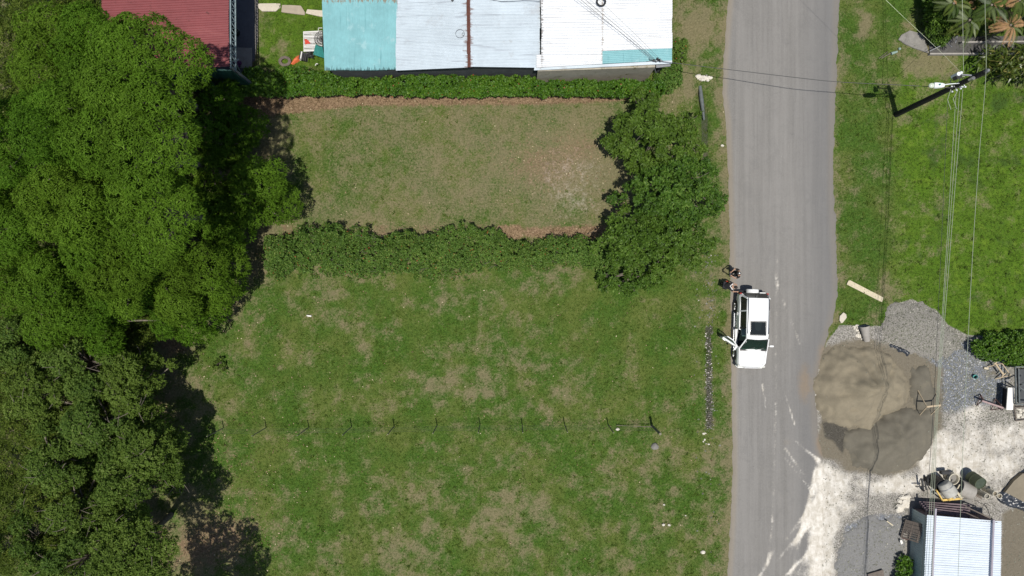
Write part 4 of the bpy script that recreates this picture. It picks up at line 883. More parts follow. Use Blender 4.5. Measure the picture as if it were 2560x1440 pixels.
wire('pale wire nearest the middle of the bundle', [(2399, 228, 5.9), (2366, 680, 5.6), (2340, 1060, 5.6), (2320, 1440, 5.8), (2300, 1800, 6)], .011, 'wire', WG)
wire('brightest pale wire, rightmost of the close bundle', [(2407, 224, 6.2), (2371, 680, 5.9), (2343, 1060, 5.9), (2330, 1440, 6.1), (2318, 1800, 6.3)], .011, 'wire', WG)
wire('high single wire well to the right of the bundle', [(2461, -400, 8.6), (2462.5, 0, 8.4), (2465, 178, 8.3), (2447, 400, 8.1), (2429, 680, 8.0), (2410, 1060, 8.0), (2395, 1440, 8.2), (2380, 1800, 8.5)], .011, 'wire', WG)
wire('wire running from the pole fittings up to the top edge', [(2409, 182, 7.2), (2407, 60, 7.0), (2405.5, -10, 7.0), (2400, -400, 7.2)], .011, 'wire', WG)
wire('pale slanting wire crossing the pad and dark gutter from the upper left', [(2405, 184, 7.2), (2352, 130, 6.9), (2280, 62, 6.7), (2215, 0, 6.6), (1900, -310, 6.6)], .006, 'wire', WG)
wire('short dark stay wire behind the palms beside the gutter', [(2409, 184, 7.2), (2450, 148, 6.9), (2560, 40, 6.8), (2700, -90, 6.8)], .010, 'black_wire', WG)
wire('service wire crossing the road from the pole to the teal roof corner', [(2383, 220, 6.0), (2280, 214, 5.5), (2100, 205, 4.8), (2000, 195, 4.3), (1840, 176, 3.4), (1740, 164, 3.1), (1644, 152, 2.95)], .017, 'black_wire', WG)
wire('dark cable over the white roof, upper of the two close ones', [(1636, 147, 3.0), (1560, 80, 3.5), (1470, 5, 4.2), (1300, -140, 5.2)], .012, 'black_wire', WG)
wire('dark cable over the white roof, lower of the two close ones', [(1634, 151, 3.0), (1552, 82, 3.45), (1459, 5, 4.1), (1290, -140, 5.2)], .012, 'black_wire', WG)
wire('thin faint cable ending above the teal roof strip', [(1645, 143, 3.1), (1580, 78, 3.6), (1500, 2, 4.3), (1350, -140, 5)], .007, 'black_wire', WG)

# ------------------------------------------------------------------ wire fence between the lower lots
fe = thing('post_and_wire_fence', 'line of thin dark posts with wire across the lower lawn, thickest post by the road', 'fence', P(1200, 1060)[:2] + (0,))
fp = [(513, 1090, 527, 1092), (630, 1090, 660, 1092)]
tops = [(630, 1090), (743, 1089), (856, 1087.5), (969, 1086), (1082, 1083.5), (1195.6, 1082), (1307, 1081.5), (1419, 1081), (1534, 1082)]
pts_t = []
for (px, py) in [(517, 1091)] + tops:
    q = PV(px, py, 2.3); b = Vector((q.x, q.y + .02, -.1)); mb = MB(); mb.tube([b, q], .03, 6); mb.build('post', M['post'], fe); pts_t.append(q)
q = PV(1651, 1085, 2.5); mb = MB(); mb.tube([(q.x, q.y, -.1), tuple(q)], .075, 8); mb.build('end_post', M['post'], fe); pts_t.append(q)
for z in (.35, .75, 1.15, 1.55):
    mb = MB()
    for i in range(len(pts_t) - 1):
        a, b = pts_t[i], pts_t[i + 1]; mb.tube([(a.x, a.y, z), ((a.x + b.x) / 2, (a.y + b.y) / 2, z - .03), (b.x, b.y, z)], .005, 4)
    mb.build('strand', M['black_wire'], fe)
mb = MB(); a, b = pts_t[-2], pts_t[-1]; mb.bar((a.x + .5, a.y, .15), (b.x, b.y, .5), .03); mb.build('brace', M['dark_wood'], fe)  # thin dark bar added to stand for a shadow line on the grass

# ------------------------------------------------------------------ the white four-wheel drive
cx0, cy0 = 14.47, -2.45
car = thing('parked_suv', 'white four-wheel drive parked on the road edge with its front door open', 'car', (cx0, cy0, .05), math.radians(-1.5))
sec = [(-2.37, .42, .52, .68, .36), (-2.34, .62, .44, .80, .52), (-2.26, .78, .38, .91, .66), (-2.05, .88, .36, 1.00, .80), (-1.6, .90, .34, 1.06, .82), (-1.28, .91, .34, 1.10, .84), (-1.1, .91, .34, 1.10, .86), (-.3, .92, .34, 1.10, .88),
       (.6, .92, .34, 1.10, .88), (1.4, .91, .36, 1.10, .86), (1.9, .90, .40, 1.09, .82), (2.08, .86, .44, 1.06, .76), (2.14, .78, .50, .98, .66)]
mb = MB(); rings = []
for (y, w, zb, zt, wt) in sec:
    zm = (zb + zt) / 2
    half = [(w * .80, zb), (w * .97, zb + .08), (w, zm - .05), (w * .99, zt - .18), (w * .96, zt - .07), (wt, zt), (wt * .55, zt + .02), (0, zt + .028)]
    ringp = [(x, z) for x, z in half] + [(-x, z) for x, z in half[-2::-1]]
    b = len(mb.v); mb.v += [(x, y, z) for x, z in ringp]; rings.append(b)
nR = 15
for i in range(len(sec) - 1):
    for k in range(nR): mb.f.append((rings[i] + k, rings[i] + (k + 1) % nR, rings[i + 1] + (k + 1) % nR, rings[i + 1] + k))
mb.f += [tuple(rings[0] + k for k in range(nR)), tuple(rings[-1] + k for k in range(nR))[::-1]]
body = mb.build('body', M['white_paint'], car, 35, local=True)
def cut(ob, mbs):
    tmp = []
    for m in mbs:
        me = m.mesh('cutter'); c = bpy.data.objects.new('cutter', me); COL.objects.link(c); c.matrix_world = Matrix.Identity(4); tmp.append(c)
    save = ob.parent; ob.parent = None; ob.matrix_world = Matrix.Identity(4)
    for c in tmp:
        md = ob.modifiers.new('b', 'BOOLEAN'); md.object = c; md.operation = 'DIFFERENCE'; md.solver = 'EXACT'
    dg = bpy.context.evaluated_depsgraph_get(); dg.update(); ne = bpy.data.meshes.new_from_object(ob.evaluated_get(dg))
    ob.modifiers.clear(); ob.data = ne; ob.parent = save
    if not ne.materials: ne.materials.append(M['white_paint'])
    for c in tmp: bpy.data.objects.remove(c)
cs = []
m = MB(); m.box((0, .38, .95), (1.56, 3.1, .9)); cs.append(m)
m = MB(); m.box((-.9, -.57, .95), (.5, 1.02, .95)); cs.append(m)
for (x, y) in [(-.9, -1.55), (.9, -1.55), (-.9, 1.30), (.9, 1.30)]:
    m = MB(); m.tube([(x - .28, y, .36), (x + .28, y, .36)], .44, 20); cs.append(m)
cut(body, cs)
for p in body.data.polygons: p.use_smooth = True
body.data.set_sharp_from_angle(angle=math.radians(30))
cab = MB(); cab.box((0, .38, .53), (1.54, 3.08, .03)); cab.build('cabin_floor', M['trim'], car, local=True)
for s in (-1, 1):
    m = MB(); m.box((s * .765, .95, .8), (.02, 2.0, .5)); m.build('door_lining', M['trim'], car, local=True)
m = MB(); m.box((0, -1.02, .93), (1.5, .34, .34)); m.build('dashboard', M['trim'], car, local=True, bevel=.05)
m = MB(); c = Vector((.38, -.78, .98)); m.tube([c + Vector((.17 * math.cos(a), .06 * math.sin(a), .17 * math.sin(a))) for a in np.linspace(0, 6.28, 17)], .018, 6); m.build('steering_wheel', M['black_plastic'], car, local=True)
for (x, y, w) in [(-.38, -.22, .5), (.38, -.22, .5), (0, .78, 1.3)]:
    st = MB(); st.box((x, y, .72), (w, .5, .22)); st.box((x, y + .3, 1.02), (w, .16, .6)); so = st.build('seat', M['seat'], car, local=True, bevel=.05)
    for hx in ([x] if w < 1 else [-.4, .4]):
        m = MB(); m.box((hx, y + .33, 1.42), (.26, .12, .18)); m.build('headrest', M['seat'], so, local=True, bevel=.04)
# roof, pillars and glass
RZ_ = 1.80
rp = []
for (y, w, z) in [(-.60, .60, 1.72), (-.50, .635, 1.77), (0, .66, 1.805), (1.0, .665, 1.81), (1.72, .65, 1.79), (1.86, .62, 1.755)]: rp.append((y, w, z))
mb = MB()
for (y, w, z) in rp: mb.v += [(-w - .02, y, z - .07), (-w, y, z - .02), (-w * .8, y, z + .015), (0, y, z + .035), (w * .8, y, z + .015), (w, y, z - .02), (w + .02, y, z - .07), (0, y, z - .05)]
for i in range(len(rp) - 1):
    for k in range(8): mb.f.append((i * 8 + k, i * 8 + (k + 1) % 8, (i + 1) * 8 + (k + 1) % 8, (i + 1) * 8 + k))
mb.f += [tuple(range(8))[::-1], tuple((len(rp) - 1) * 8 + k for k in range(8))]
mb.build('roof', M['white_paint'], car, 40, local=True)
m = MB(); m.prism([(-.43, -.30), (.43, -.30), (.43, .46), (-.43, .46)], 1.834, 1.855); m.build('sunroof', M['dark_glass'], car, local=True, bevel=.01)
m = MB(); 
for (a, b) in [((-.46, -.33), (.46, -.33)), ((.46, -.33), (.46, .49)), ((.46, .49), (-.46, .49)), ((-.46, .49), (-.46, -.33))]: m.bar((*a, 1.842), (*b, 1.842), .03, .02)
m.build('sunroof_seal', M['black_plastic'], car, local=True)
for s in (-1, 1):
    m = MB(); m.tube([(s * .61, -.25, 1.80), (s * .61, -.15, 1.87), (s * .61, 1.7, 1.87), (s * .61, 1.85, 1.80)], .016, 6); m.build('roof_rail', M['black_plastic'], car, 60, local=True)
    for (y0, y1, w) in [(-1.18, -.56, .07), (.02, .10, .09), (1.05, 1.1, .08), (2.04, 1.84, .10)]:
        m = MB(); m.bar((s * .83, y0, 1.08), (s * .655, y1, 1.76), w, .05); m.build('pillar', M['white_paint'] if w != .09 else M['black_plastic'], car, local=True)
    for (ya, yb, yc, yd) in [(-1.08, .0, .03, -.52), (.10, 1.04, 1.06, .14), (1.12, 1.93, 1.78, 1.14)]:
        if s == -1 and ya < -1: continue
        m = MB(); m.add([(s * .825, ya, 1.09), (s * .825, yb, 1.09), (s * .662, yc, 1.74), (s * .662, yd, 1.74), (s * .815, ya, 1.09), (s * .815, yb, 1.09), (s * .652, yc, 1.74), (s * .652, yd, 1.74)], [(0, 1, 2, 3), (7, 6, 5, 4), (0, 4, 5, 1), (1, 5, 6, 2), (2, 6, 7, 3), (3, 7, 4, 0)])
        m.build('side_window', M['dark_glass'], car, local=True)
def pane(name, p, mat, th=.012):
    m = MB(); q = [Vector(v) for v in p]; n = (q[1] - q[0]).cross(q[2] - q[1]).normalized() * th; return m.hexa([v - n for v in q] + q).build(name, mat, car, local=True)
pane('windscreen', [(-.78, -1.24, 1.11), (.78, -1.24, 1.11), (.61, -.60, 1.71), (-.61, -.60, 1.71)], M['glass'])
m = MB(); m.bar((-.80, -1.26, 1.105), (.80, -1.26, 1.105), .12, .03); m.bar((-.78, -1.22, 1.12), (-.61, -.59, 1.73), .04, .03); m.bar((.78, -1.22, 1.12), (.61, -.59, 1.73), .04, .03); m.bar((-.61, -.585, 1.735), (.61, -.585, 1.735), .05, .03); m.build('windscreen_seal', M['black_plastic'], car, local=True)
m = MB(); m.bar((-.5, -1.25, 1.13), (.05, -1.12, 1.22), .02); m.bar((.1, -1.25, 1.13), (.6, -1.12, 1.22), .02); m.build('wiper', M['black_plastic'], car, local=True)
m = MB(); m.box((-.62, -.74, 1.585), (.07, .05, .01)); m.box((-.66, -.80, 1.53), (.04, .06, .01)); m.build('windscreen_sticker', M['white_cloth'], car, local=True)
pane('rear_window', [(.72, 2.13, 1.08), (-.72, 2.13, 1.08), (-.60, 1.88, 1.71), (.60, 1.88, 1.71)], M['dark_glass'])
m = MB(); m.bar((.1, 2.14, 1.12), (-.1, 2.0, 1.52), .03); m.build('rear_wiper', M['black_plastic'], car, local=True)
# outer seams, lights, bumpers, handles
for s in (-1, 1):
    for y in (.02, 1.02):
        m = MB(); m.bar((s * .925, y, .42), (s * .905, y, 1.02), .014, .012); m.build('door_seam', M['black_plastic'], car, local=True)
    for y in (-.12, .88):
        m = MB(); m.bar((s * .93, y - .09, .92), (s * .93, y + .09, .92), .03, .04); m.build('door_handle', M['chrome'], car, local=True)
    m = MB(); m.box((s * .68, -2.27, .78), (.30, .12, .16)); m.build('headlight', M['amber'], car, local=True, bevel=.02)
    m = MB(); m.box((s * .80, 2.10, .88), (.14, .10, .34)); m.build('tail_light', M['red_lamp'], car, local=True, bevel=.02)
    m = MB(); m.tube([(s * .95, -1.2, .36), (s * .95, .95, .36)], .035, 8); m.build('side_step', M['chrome'], car, 60, local=True)
for s, y in ((1, -1.0),):
    m = MB(); m.box((s * 1.05, y, 1.17), (.24, .10, .17)); m.bar((s * .84, y, 1.1), (s * .98, y, 1.15), .05); m.build('wing_mirror', M['white_paint'], car, local=True, bevel=.02)
m = MB(); m.box((0, -2.33, .50), (1.56, .14, .24)); m.box((0, -2.27, .50), (1.72, .14, .22)); m.build('front_bumper', M['white_paint'], car, local=True, bevel=.04)
m = MB(); m.box((0, 2.18, .50), (1.68, .16, .20)); m.build('rear_bumper', M['black_plastic'], car, local=True, bevel=.03)
m = MB()
for k in range(6): m.box((0, -2.37, .66 + .03 * k), (.8, .03, .012))
m.build('grille', M['chrome'], car, local=True)
m = MB(); m.box((0, -2.41, .47), (.34, .012, .12)); m.build('number_plate', M['white_board'], car, local=True)
for s in (-1, 1):
    m = MB(); m.bar((s * .60, -2.2, .985), (s * .74, -1.32, 1.125), .012, .01); m.build('bonnet_seam', M['steel'], car, local=True)
m = MB(); m.bar((-.35, 2.10, .62), (-.35, 2.28, .85), .05); m.build('spare_carrier', M['steel'], car, local=True)
sp = MB(); sp.tube([(-.12, 2.14, 1.02), (-.12, 2.17, 1.02), (-.12, 2.36, 1.02), (-.12, 2.385, 1.02)], [.33, .37, .37, .33], 28); sp.build('spare_wheel_cover', M['white_paint'], car, 40, local=True)
m = MB(); m.box((.5, 2.17, .98), (.36, .05, .12)); m.build('tailgate_garnish', M['white_paint'], car, local=True, bevel=.01)
for (x, y) in [(-.82, -1.55), (.82, -1.55), (-.82, 1.30), (.82, 1.30)]:
    s = 1 if x > 0 else -1; m = MB(); m.tube([(x - s * .12, y, .36), (x - s * .10, y, .36), (x + s * .09, y, .36), (x + s * .11, y, .36)], [.30, .36, .36, .32], 24); w = m.build('wheel', M['rubber'], car, 40, local=True)
    m = MB(); m.tube([(x + s * .09, y, .36), (x + s * .118, y, .36)], [.23, .20], 16)
    for k in range(6): a = k * math.pi / 3; m.bar((x + s * .12, y, .36), (x + s * .12, y + .2 * math.cos(a), .36 + .2 * math.sin(a)), .05, .02)
    m.build('rim', M['alloy'], w, 40, local=True)
# open front door (hinged at its front edge)
ha = math.radians(58); hx, hy = -.93, -1.10; R = Matrix.Rotation(ha, 3, 'Z')
def dp(u, o, z): v = R @ Vector((o, u, 0)); return (hx + v.x, hy + v.y, z)    # u along door, o outward
def slab_d(mb, quad, o0, o1): return mb.hexa([dp(u, o0, z) for u, z in quad] + [dp(u, o1, z) for u, z in quad])
mb = MB(); slab_d(mb, [(0, .42), (1.02, .42), (1.05, 1.06), (0, 1.06)], -.06, .05); dr = mb.build('front_door', M['white_paint'], car, local=True, bevel=.02)
mb = MB(); slab_d(mb, [(.04, .46), (.98, .46), (1.0, 1.03), (.04, 1.03)], .052, .085); mb.build('door_lining', M['trim'], dr, local=True)
mb = MB()
for (a, b) in [((.03, 1.06), (.62, 1.66)), ((.62, 1.66), (1.02, 1.68)), ((1.02, 1.68), (1.05, 1.06))]:
    mb.bar(dp(a[0], .02 + .1 * (a[1] > 1.5), a[1]), dp(b[0], .02 + .1 * (b[1] > 1.5), b[1]), .05)
mb.build('window_frame', M['white_paint'], dr, local=True)
mb = MB(); mb.add([dp(.05, .02, 1.06), dp(1.03, .02, 1.06), dp(1.0, .12, 1.66), dp(.62, .12, 1.64)], [(0, 1, 2, 3)]); mb.build('door_window', M['glass'], dr, local=True)
mb = MB(); mb.box(dp(.12, -.16, 1.14), (.24, .12, .17), ha); mb.build('wing_mirror', M['white_paint'], dr, local=True, bevel=.02)
mb = MB(); mb.bar(dp(.8, -.08, .92), dp(.96, -.08, .92), .035); mb.build('door_handle', M['chrome'], dr, local=True)

# ------------------------------------------------------------------ people
def skin_mesh(name, verts, edges, radii, root, mat, parent, sub=1, extra=None):
    me = bpy.data.meshes.new(name); me.from_pydata([tuple(v) for v in verts], edges, []); o = bpy.data.objects.new(name, me); COL.objects.link(o)
    sm = o.modifiers.new('s', 'SKIN'); sl_ = me.skin_vertices[0].data
    for i, r in enumerate(radii):
        rr = r if hasattr(r, '__len__') else (r, r); sl_[i].radius = rr; sl_[i].use_root = (i == root)
    sb = o.modifiers.new('u', 'SUBSURF'); sb.levels = sub; sb.render_levels = sub
    dg = bpy.context.evaluated_depsgraph_get(); dg.update(); ne = bpy.data.meshes.new_from_object(o.evaluated_get(dg)); bpy.data.objects.remove(o)
    ne.name = name; ne.polygons.foreach_set('use_smooth', [True] * len(ne.polygons)); ne.materials.clear()
    if extra:
        bm = bmesh.new(); bm.from_mesh(ne); em = extra.mesh('x'); bm.from_mesh(em); bm.to_mesh(ne); bm.free()
    ne.polygons.foreach_set('use_smooth', [True] * len(ne.polygons))
    return link(name, ne, mat, parent, local=True)
def person(label, loc, rz, J, shirt, legs, cap=None, held=None):
    """J: joints in local metres, facing +Y"""
    t = thing('person', label, 'person', loc, rz)
    J = {k: Vector(v) for k, v in J.items()}
    names = ['pelvis', 'waist', 'chest', 'neck', 'chin', 'crown', 'shl', 'ell', 'wrl', 'shr', 'elr', 'wrr', 'hpl', 'knl', 'anl', 'tol', 'hpr', 'knr', 'anr', 'tor']
    ix = {n: i for i, n in enumerate(names)}
    ed = [('pelvis', 'waist'), ('waist', 'chest'), ('chest', 'neck'), ('neck', 'chin'), ('chin', 'crown'), ('chest', 'shl'), ('shl', 'ell'), ('ell', 'wrl'), ('chest', 'shr'), ('shr', 'elr'), ('elr', 'wrr'),
          ('pelvis', 'hpl'), ('hpl', 'knl'), ('knl', 'anl'), ('anl', 'tol'), ('pelvis', 'hpr'), ('hpr', 'knr'), ('knr', 'anr'), ('anr', 'tor')]
    rad = dict(pelvis=(.14, .11), waist=(.14, .10), chest=(.16, .11), neck=.055, chin=(.072, .085), crown=(.075, .09), shl=.06, ell=.043, wrl=.03, shr=.06, elr=.043, wrr=.03, hpl=.085, knl=.058, anl=.04, tol=.035, hpr=.085, knr=.058, anr=.04, tor=.035)
    ex = MB(); fw = Vector((0, 1, 0))
    hc = J['chin'].lerp(J['crown'], .45)
    ex.ball(hc + Vector((0, .105, -.01)), (.014, .022, .02), 6, 4)               # nose
    for s in (-1, 1): ex.ball(hc + Vector((s * .088, 0, 0)), (.014, .025, .035), 6, 4)   # ears
    for wname, el in (('wrl', 'ell'), ('wrr', 'elr')):
        w = J[wname]; d = (w - J[el]).normalized(); sd = d.cross(Vector((0, 0, 1)))
        sd = sd.normalized() if sd.length > .1 else Vector((1, 0, 0)); nn = sd.cross(d)
        ex.tube([w - d * .01, w + d * .05, w + d * .09], [.028, .038, .034], 8)
        for k, (off, ln) in enumerate([(-.027, .062), (-.009, .075), (.009, .07), (.027, .055)]):
            b = w + d * .085 + sd * off; ex.tube([b, b + d * ln * .5 - nn * .006, b + d * ln * .85 - nn * .03], [.0095, .009, .007], 6)
        b = w + d * .03 + sd * (.034 if wname == 'wrr' else -.034); s2 = sd * (1 if wname == 'wrr' else -1); ex.tube([b, b + s2 * .025 + d * .025, b + s2 * .03 + d * .055], [.012, .011, .008], 6)
    skin_mesh('body', [J[n] for n in names], [(ix[a], ix[b]) for a, b in ed], [rad[n] for n in names], 0, M['skin'], t, 1, ex)
    def garment(nm, ns, es, rs, mat, root):
        i2 = {n: i for i, n in enumerate(ns)}; skin_mesh(nm, [J[n] for n in ns], [(i2[a], i2[b]) for a, b in es], rs, root, mat, t, 1)
    for s in 'lr': J['sl' + s] = J['sh' + s].lerp(J['el' + s], .75)
    garment('shirt', ['pelvis', 'waist', 'chest', 'shl', 'sll', 'shr', 'slr'], [('pelvis', 'waist'), ('waist', 'chest'), ('chest', 'shl'), ('shl', 'sll'), ('chest', 'shr'), ('shr', 'slr')], [(.165, .135), (.165, .125), (.18, .13), .08, .065, .08, .065], shirt, 1)
    for s in 'lr': J['kk' + s] = J['kn' + s]; J['cu' + s] = J['kn' + s].lerp(J['an' + s], .85)
    garment('trousers', ['pelvis', 'hpl', 'knl', 'cul', 'hpr', 'knr', 'cur'], [('pelvis', 'hpl'), ('hpl', 'knl'), ('knl', 'cul'), ('pelvis', 'hpr'), ('hpr', 'knr'), ('knr', 'cur')], [(.16, .13), .105, .078, .07, .105, .078, .07], legs, 0)
    for s in 'lr':
        m = MB(); a, b = J['an' + s], J['to' + s]; m.tube([a + Vector((0, -.05, -.02)), a.lerp(b, .5) + Vector((0, 0, -.01)), b + Vector((0, .05, 0))], [.045, .048, .035], 8); m.build('shoe', M['rubber'], t, 60, local=True)
    m = MB(); m.ball(hc + Vector((0, -.012, .05)), (.088, .104, .085), 12, 8)
    if cap is None: m.build('hair', M['hair'], t, 60, local=True)
    else:
        m.build('hair', M['hair'], t, 60, local=True); m = MB(); m.ball(hc + Vector((0, -.008, .085)), (.094, .11, .065), 12, 8); m.tube([hc + Vector((0, .08, .075)), hc + Vector((0, .15, .065))], [.075, .05], 10); o = m.build('cap', cap, t, 60, local=True)
        m = MB(); m.ball(hc + Vector((0, .0, .145)), (.045, .05, .012), 8, 5); m.build('cap_patch', M['white_cloth'], o, local=True)
    if held: held(t, J)
    return t
J1 = dict(pelvis=(0, 0, .95), waist=(0, .01, 1.12), chest=(0, .03, 1.34), neck=(0, .07, 1.48), chin=(0, .12, 1.56), crown=(0, .12, 1.68), shl=(-.19, .03, 1.40), ell=(-.30, .16, 1.16), wrl=(-.12, .40, 1.18), shr=(.19, .03, 1.40), elr=(.30, .16, 1.16), wrr=(.12, .40, 1.18),
          hpl=(-.10, 0, .90), knl=(-.11, .03, .48), anl=(-.12, -.01, .09), tol=(-.14, .13, .04), hpr=(.10, 0, .90), knr=(.11, .03, .48), anr=(.12, -.03, .09), tor=(.14, .11, .04))
def ctrl(t, J):
    m = MB(); m.box((0, .50, 1.20), (.20, .09, .04)); o = m.build('handset', M['black_plastic'], t, local=True, bevel=.01)
    m = MB(); m.box((0, .53, 1.26), (.13, .012, .075)); m.build('screen', M['dark_glass'], o, local=True)
person('person in black with a dark cap standing behind the car holding a handset', (P(1851, 683, 1.6)[0], P(1851, 683, 1.6)[1], .05), math.radians(95), J1, M['black_cloth'], M['dark_cloth'], M['black_cloth'], ctrl)
J2 = dict(pelvis=(0, -.05, .90), waist=(0, .04, 1.06), chest=(0, .20, 1.24), neck=(0, .32, 1.35), chin=(0, .40, 1.42), crown=(0, .42, 1.54), shl=(-.18, .20, 1.30), ell=(-.24, .30, 1.02), wrl=(-.20, .50, .96), shr=(.18, .22, 1.30), elr=(.26, .42, 1.12), wrr=(.20, .66, 1.05),
          hpl=(-.10, -.04, .86), knl=(-.12, .06, .46), anl=(-.13, -.08, .09), tol=(-.14, .06, .04), hpr=(.10, -.04, .86), knr=(.12, .16, .48), anr=(.13, .14, .09), tor=(.14, .28, .04))
def bag(t, J):
    m = MB(); m.box((-.26, .05, .72), (.07, .2, .26)); o = m.build('red_pouch', M['red_cloth'], t, local=True, bevel=.03)
    m = MB(); m.tube([(-.24, .05, .84), (-.2, .1, 1.1), (-.12, .15, 1.35)], .012, 6); m.build('strap', M['red_cloth'], o, 60, local=True)
    m = MB(); m.tube([(.18, .28, 1.37), (0, .1, 1.33), (-.18, .22, 1.36)], .03, 8); m.build('pale_collar', M['white_cloth'], t, 60, local=True)
person('person in black leaning toward the rear corner of the car with a red pouch', (P(1834, 716, 1.4)[0] - .28, P(1834, 716, 1.4)[1] + .05, .0), math.radians(-105), J2, M['black_cloth'], M['dark_cloth'], None, bag)

# ------------------------------------------------------------------ sand and gravel heaps
def heap(name, label, cat, poly, hh, mat, soft=1.1, res=.11, nz=.10, seed=0, peak=None, fine=.03):
    pts = [P(*p)[:2] for p in poly]; x0, x1 = min(p[0] for p in pts) - .4, max(p[0] for p in pts) + .4; y0, y1 = min(p[1] for p in pts) - .4, max(p[1] for p in pts) + .4
    X, Y, Fc = grid(np.arange(x0, x1, res), np.arange(y0, y1, res), None)
    d = sdf(X, Y, poly) + .9 * (fbm(X * .9, Y * .9, seed, 4) - .5) + .25 * (fbm(X * 4, Y * 4, seed + 2, 2) - .5)
    z = hh * (1 - np.exp(-np.clip(d, 0, 9) / soft)) * (1 + nz * 3 * (fbm(X * .8, Y * .8, seed + 3, 3) - .5)) + (nz * .6 * (fbm(X * 1.9, Y * 1.9, seed + 5, 3) - .5) + fine * (fbm(X * 7, Y * 7, seed + 1, 2) - .5)) * np.clip(d * 3, 0, 1)
    if peak: z = z + peak[2] * blob(X, Y, peak[0], peak[1], peak[3]) + .35 * peak[2] * np.abs(np.sin(np.arctan2(Y - P(*peak[:2])[1], X - P(*peak[:2])[0]) * 4.5 + 2 * fbm(X, Y, 3, 2))) * np.clip(d, 0, .8)
    z = np.where(d > 0, z + .02, -.12)
    keep = (d[Fc].max(1) > -.02); me = npmesh(name, np.stack([X, Y, z], -1), Fc[keep], smooth=True)
    bm = bmesh.new(); bm.from_mesh(me); bmesh.ops.delete(bm, geom=[v for v in bm.verts if not v.link_faces], context='VERTS'); bm.to_mesh(me); bm.free()
    cx = sum(p[0] for p in pts) / len(pts); cy = sum(p[1] for p in pts) / len(pts); me.transform(Matrix.Translation((-cx, -cy, 0)))
    o = link(name, me, mat); o.location = (cx, cy, 0); return put(o, label, cat)
heap('sand_pile', 'largest pale brown sand pile spreading onto the road edge', 'sand pile', [(2050, 885), (2100, 862), (2160, 862), (2225, 895), (2255, 925), (2275, 975), (2262, 1020), (2215, 1035), (2170, 1070), (2120, 1068), (2070, 1050), (2042, 1010), (2032, 950)], 1.5, M['sand'], 2.0, seed=1, nz=.30, fine=.09, peak=(2165, 965, .6, .9))
heap('sand_pile', 'darker damp sand pile below the largest one', 'sand pile', [(2115, 1080), (2165, 1066), (2210, 1030), (2262, 1015), (2330, 1020), (2335, 1080), (2325, 1130), (2270, 1165), (2200, 1188), (2130, 1165), (2108, 1120)], 1.1, M['dark_sand'], 2.0, seed=2, nz=.30, fine=.08, peak=(2235, 1095, .4, .8))
heap('sand_pile', 'small oval dark sand pile under the wooden trestle', 'sand pile', [(2270, 925), (2290, 908), (2315, 912), (2335, 940), (2345, 985), (2338, 1020), (2290, 1030), (2270, 1000), (2265, 960)], .45, M['dark_sand'], .6, seed=3)
heap('gravel_pile', 'low pile of grey crushed stone beside the bright grass', 'gravel pile', [(2212, 800), (2232, 765), (2262, 752), (2290, 752), (2335, 775), (2362, 800), (2385, 835), (2400, 870), (2340, 895), (2290, 885), (2250, 872), (2212, 850), (2203, 820)], .5, M['gravel'], .9, seed=4, fine=.09)
heap('gravel_pile', 'flat dark heap of fine gravel left of the zinc shed', 'gravel pile', [(2100, 1360), (2128, 1318), (2165, 1285), (2200, 1296), (2235, 1282), (2262, 1300), (2266, 1360), (2250, 1400), (2240, 1500), (2090, 1500), (2092, 1410)], .22, simple('fine_grey_gravel', (.20, .198, .192), .95, var=.3, sc=14, bump=.8, obj=False, spots=((.27, .265, .25), 30, .6)), .8, seed=6, fine=.05)

# ------------------------------------------------------------------ loose things in the yard
def pl(name, label, cat, pts, z0, z1, mat, bevel=.0): mb = MB(); mb.prism([P(*p, z1)[:2] + (0,) for p in pts], z0, z1); return put(mb.build(name, mat, None, bevel=bevel), label, cat)
pl('plank', 'weathered cream plank lying on the roadside grass', 'plank', [(2121, 702), (2125, 700.5), (2209, 744), (2205, 755), (2200, 753), (2117, 711)], .02, .09, M['plank'])
pl('flat_stone', 'pale flat stone slab on the grass below the plank', 'stone', [(2109, 781), (2116, 786), (2117, 794), (2107, 807), (2103, 808), (2099, 800), (2100, 790)], .02, .11, M['slab'], .012)
cp = thing('concrete_pipe', 'short pale concrete pipe lying beside a small rubble heap', 'pipe', P(2164, 834))
mb = MB(); mb.pipe(PV(2161, 815, .33), PV(2167, 853, .18), .28, .17, .05, 24); mb.build('shell', M['concrete'], cp, 40)
# sawhorses
def trestle(name, label, r0, r1, feet, h, mat, rm, w=.08, cross=None, rw=.1):
    a, b = PV(*r0, h), PV(*r1, h); t = thing(name, label, 'trestle', ((a.x + b.x) / 2, (a.y + b.y) / 2, 0)); mb = MB(); mb.bar(a, b, rw, .06); mb.build('rail', rm, t)
    for (e, f) in feet:
        q = a if e == 0 else b; mb = MB(); mb.bar(q, PV(*f, .05), w * .6, w * .6); mb.build('leg', mat, t)
    for (f, g) in (cross or []):
        mb = MB(); mb.bar(PV(*f, .12), PV(*g, .12), w * .5); mb.build('cross_bar', mat, t)
    return t
trestle('timber_trestle', 'pale timber trestle standing on the dark sand', (2317, 1017), (2351, 1013), [(0, (2290, 968)), (0, (2295, 1042)), (1, (2337, 978)), (1, (2324, 1040))], 1.15, M['wood'], M['wood'], .08, [((2295, 1042), (2324, 1040))])
trestle('brown_trestle', 'brown steel trestle with triangular ends near the white board', (2455, 1002), (2508, 1020), [(0, (2452, 986)), (0, (2442, 1014)), (0, (2465, 1007)), (1, (2488, 997)), (1, (2478, 1025)), (1, (2505, 1026))], .7, M['brown_wood'], M['mauve'], .08, [((2452, 986), (2442, 1014)), ((2488, 997), (2478, 1025)), ((2452, 986), (2463, 1006)), ((2488, 997), (2502, 1018))], .1)
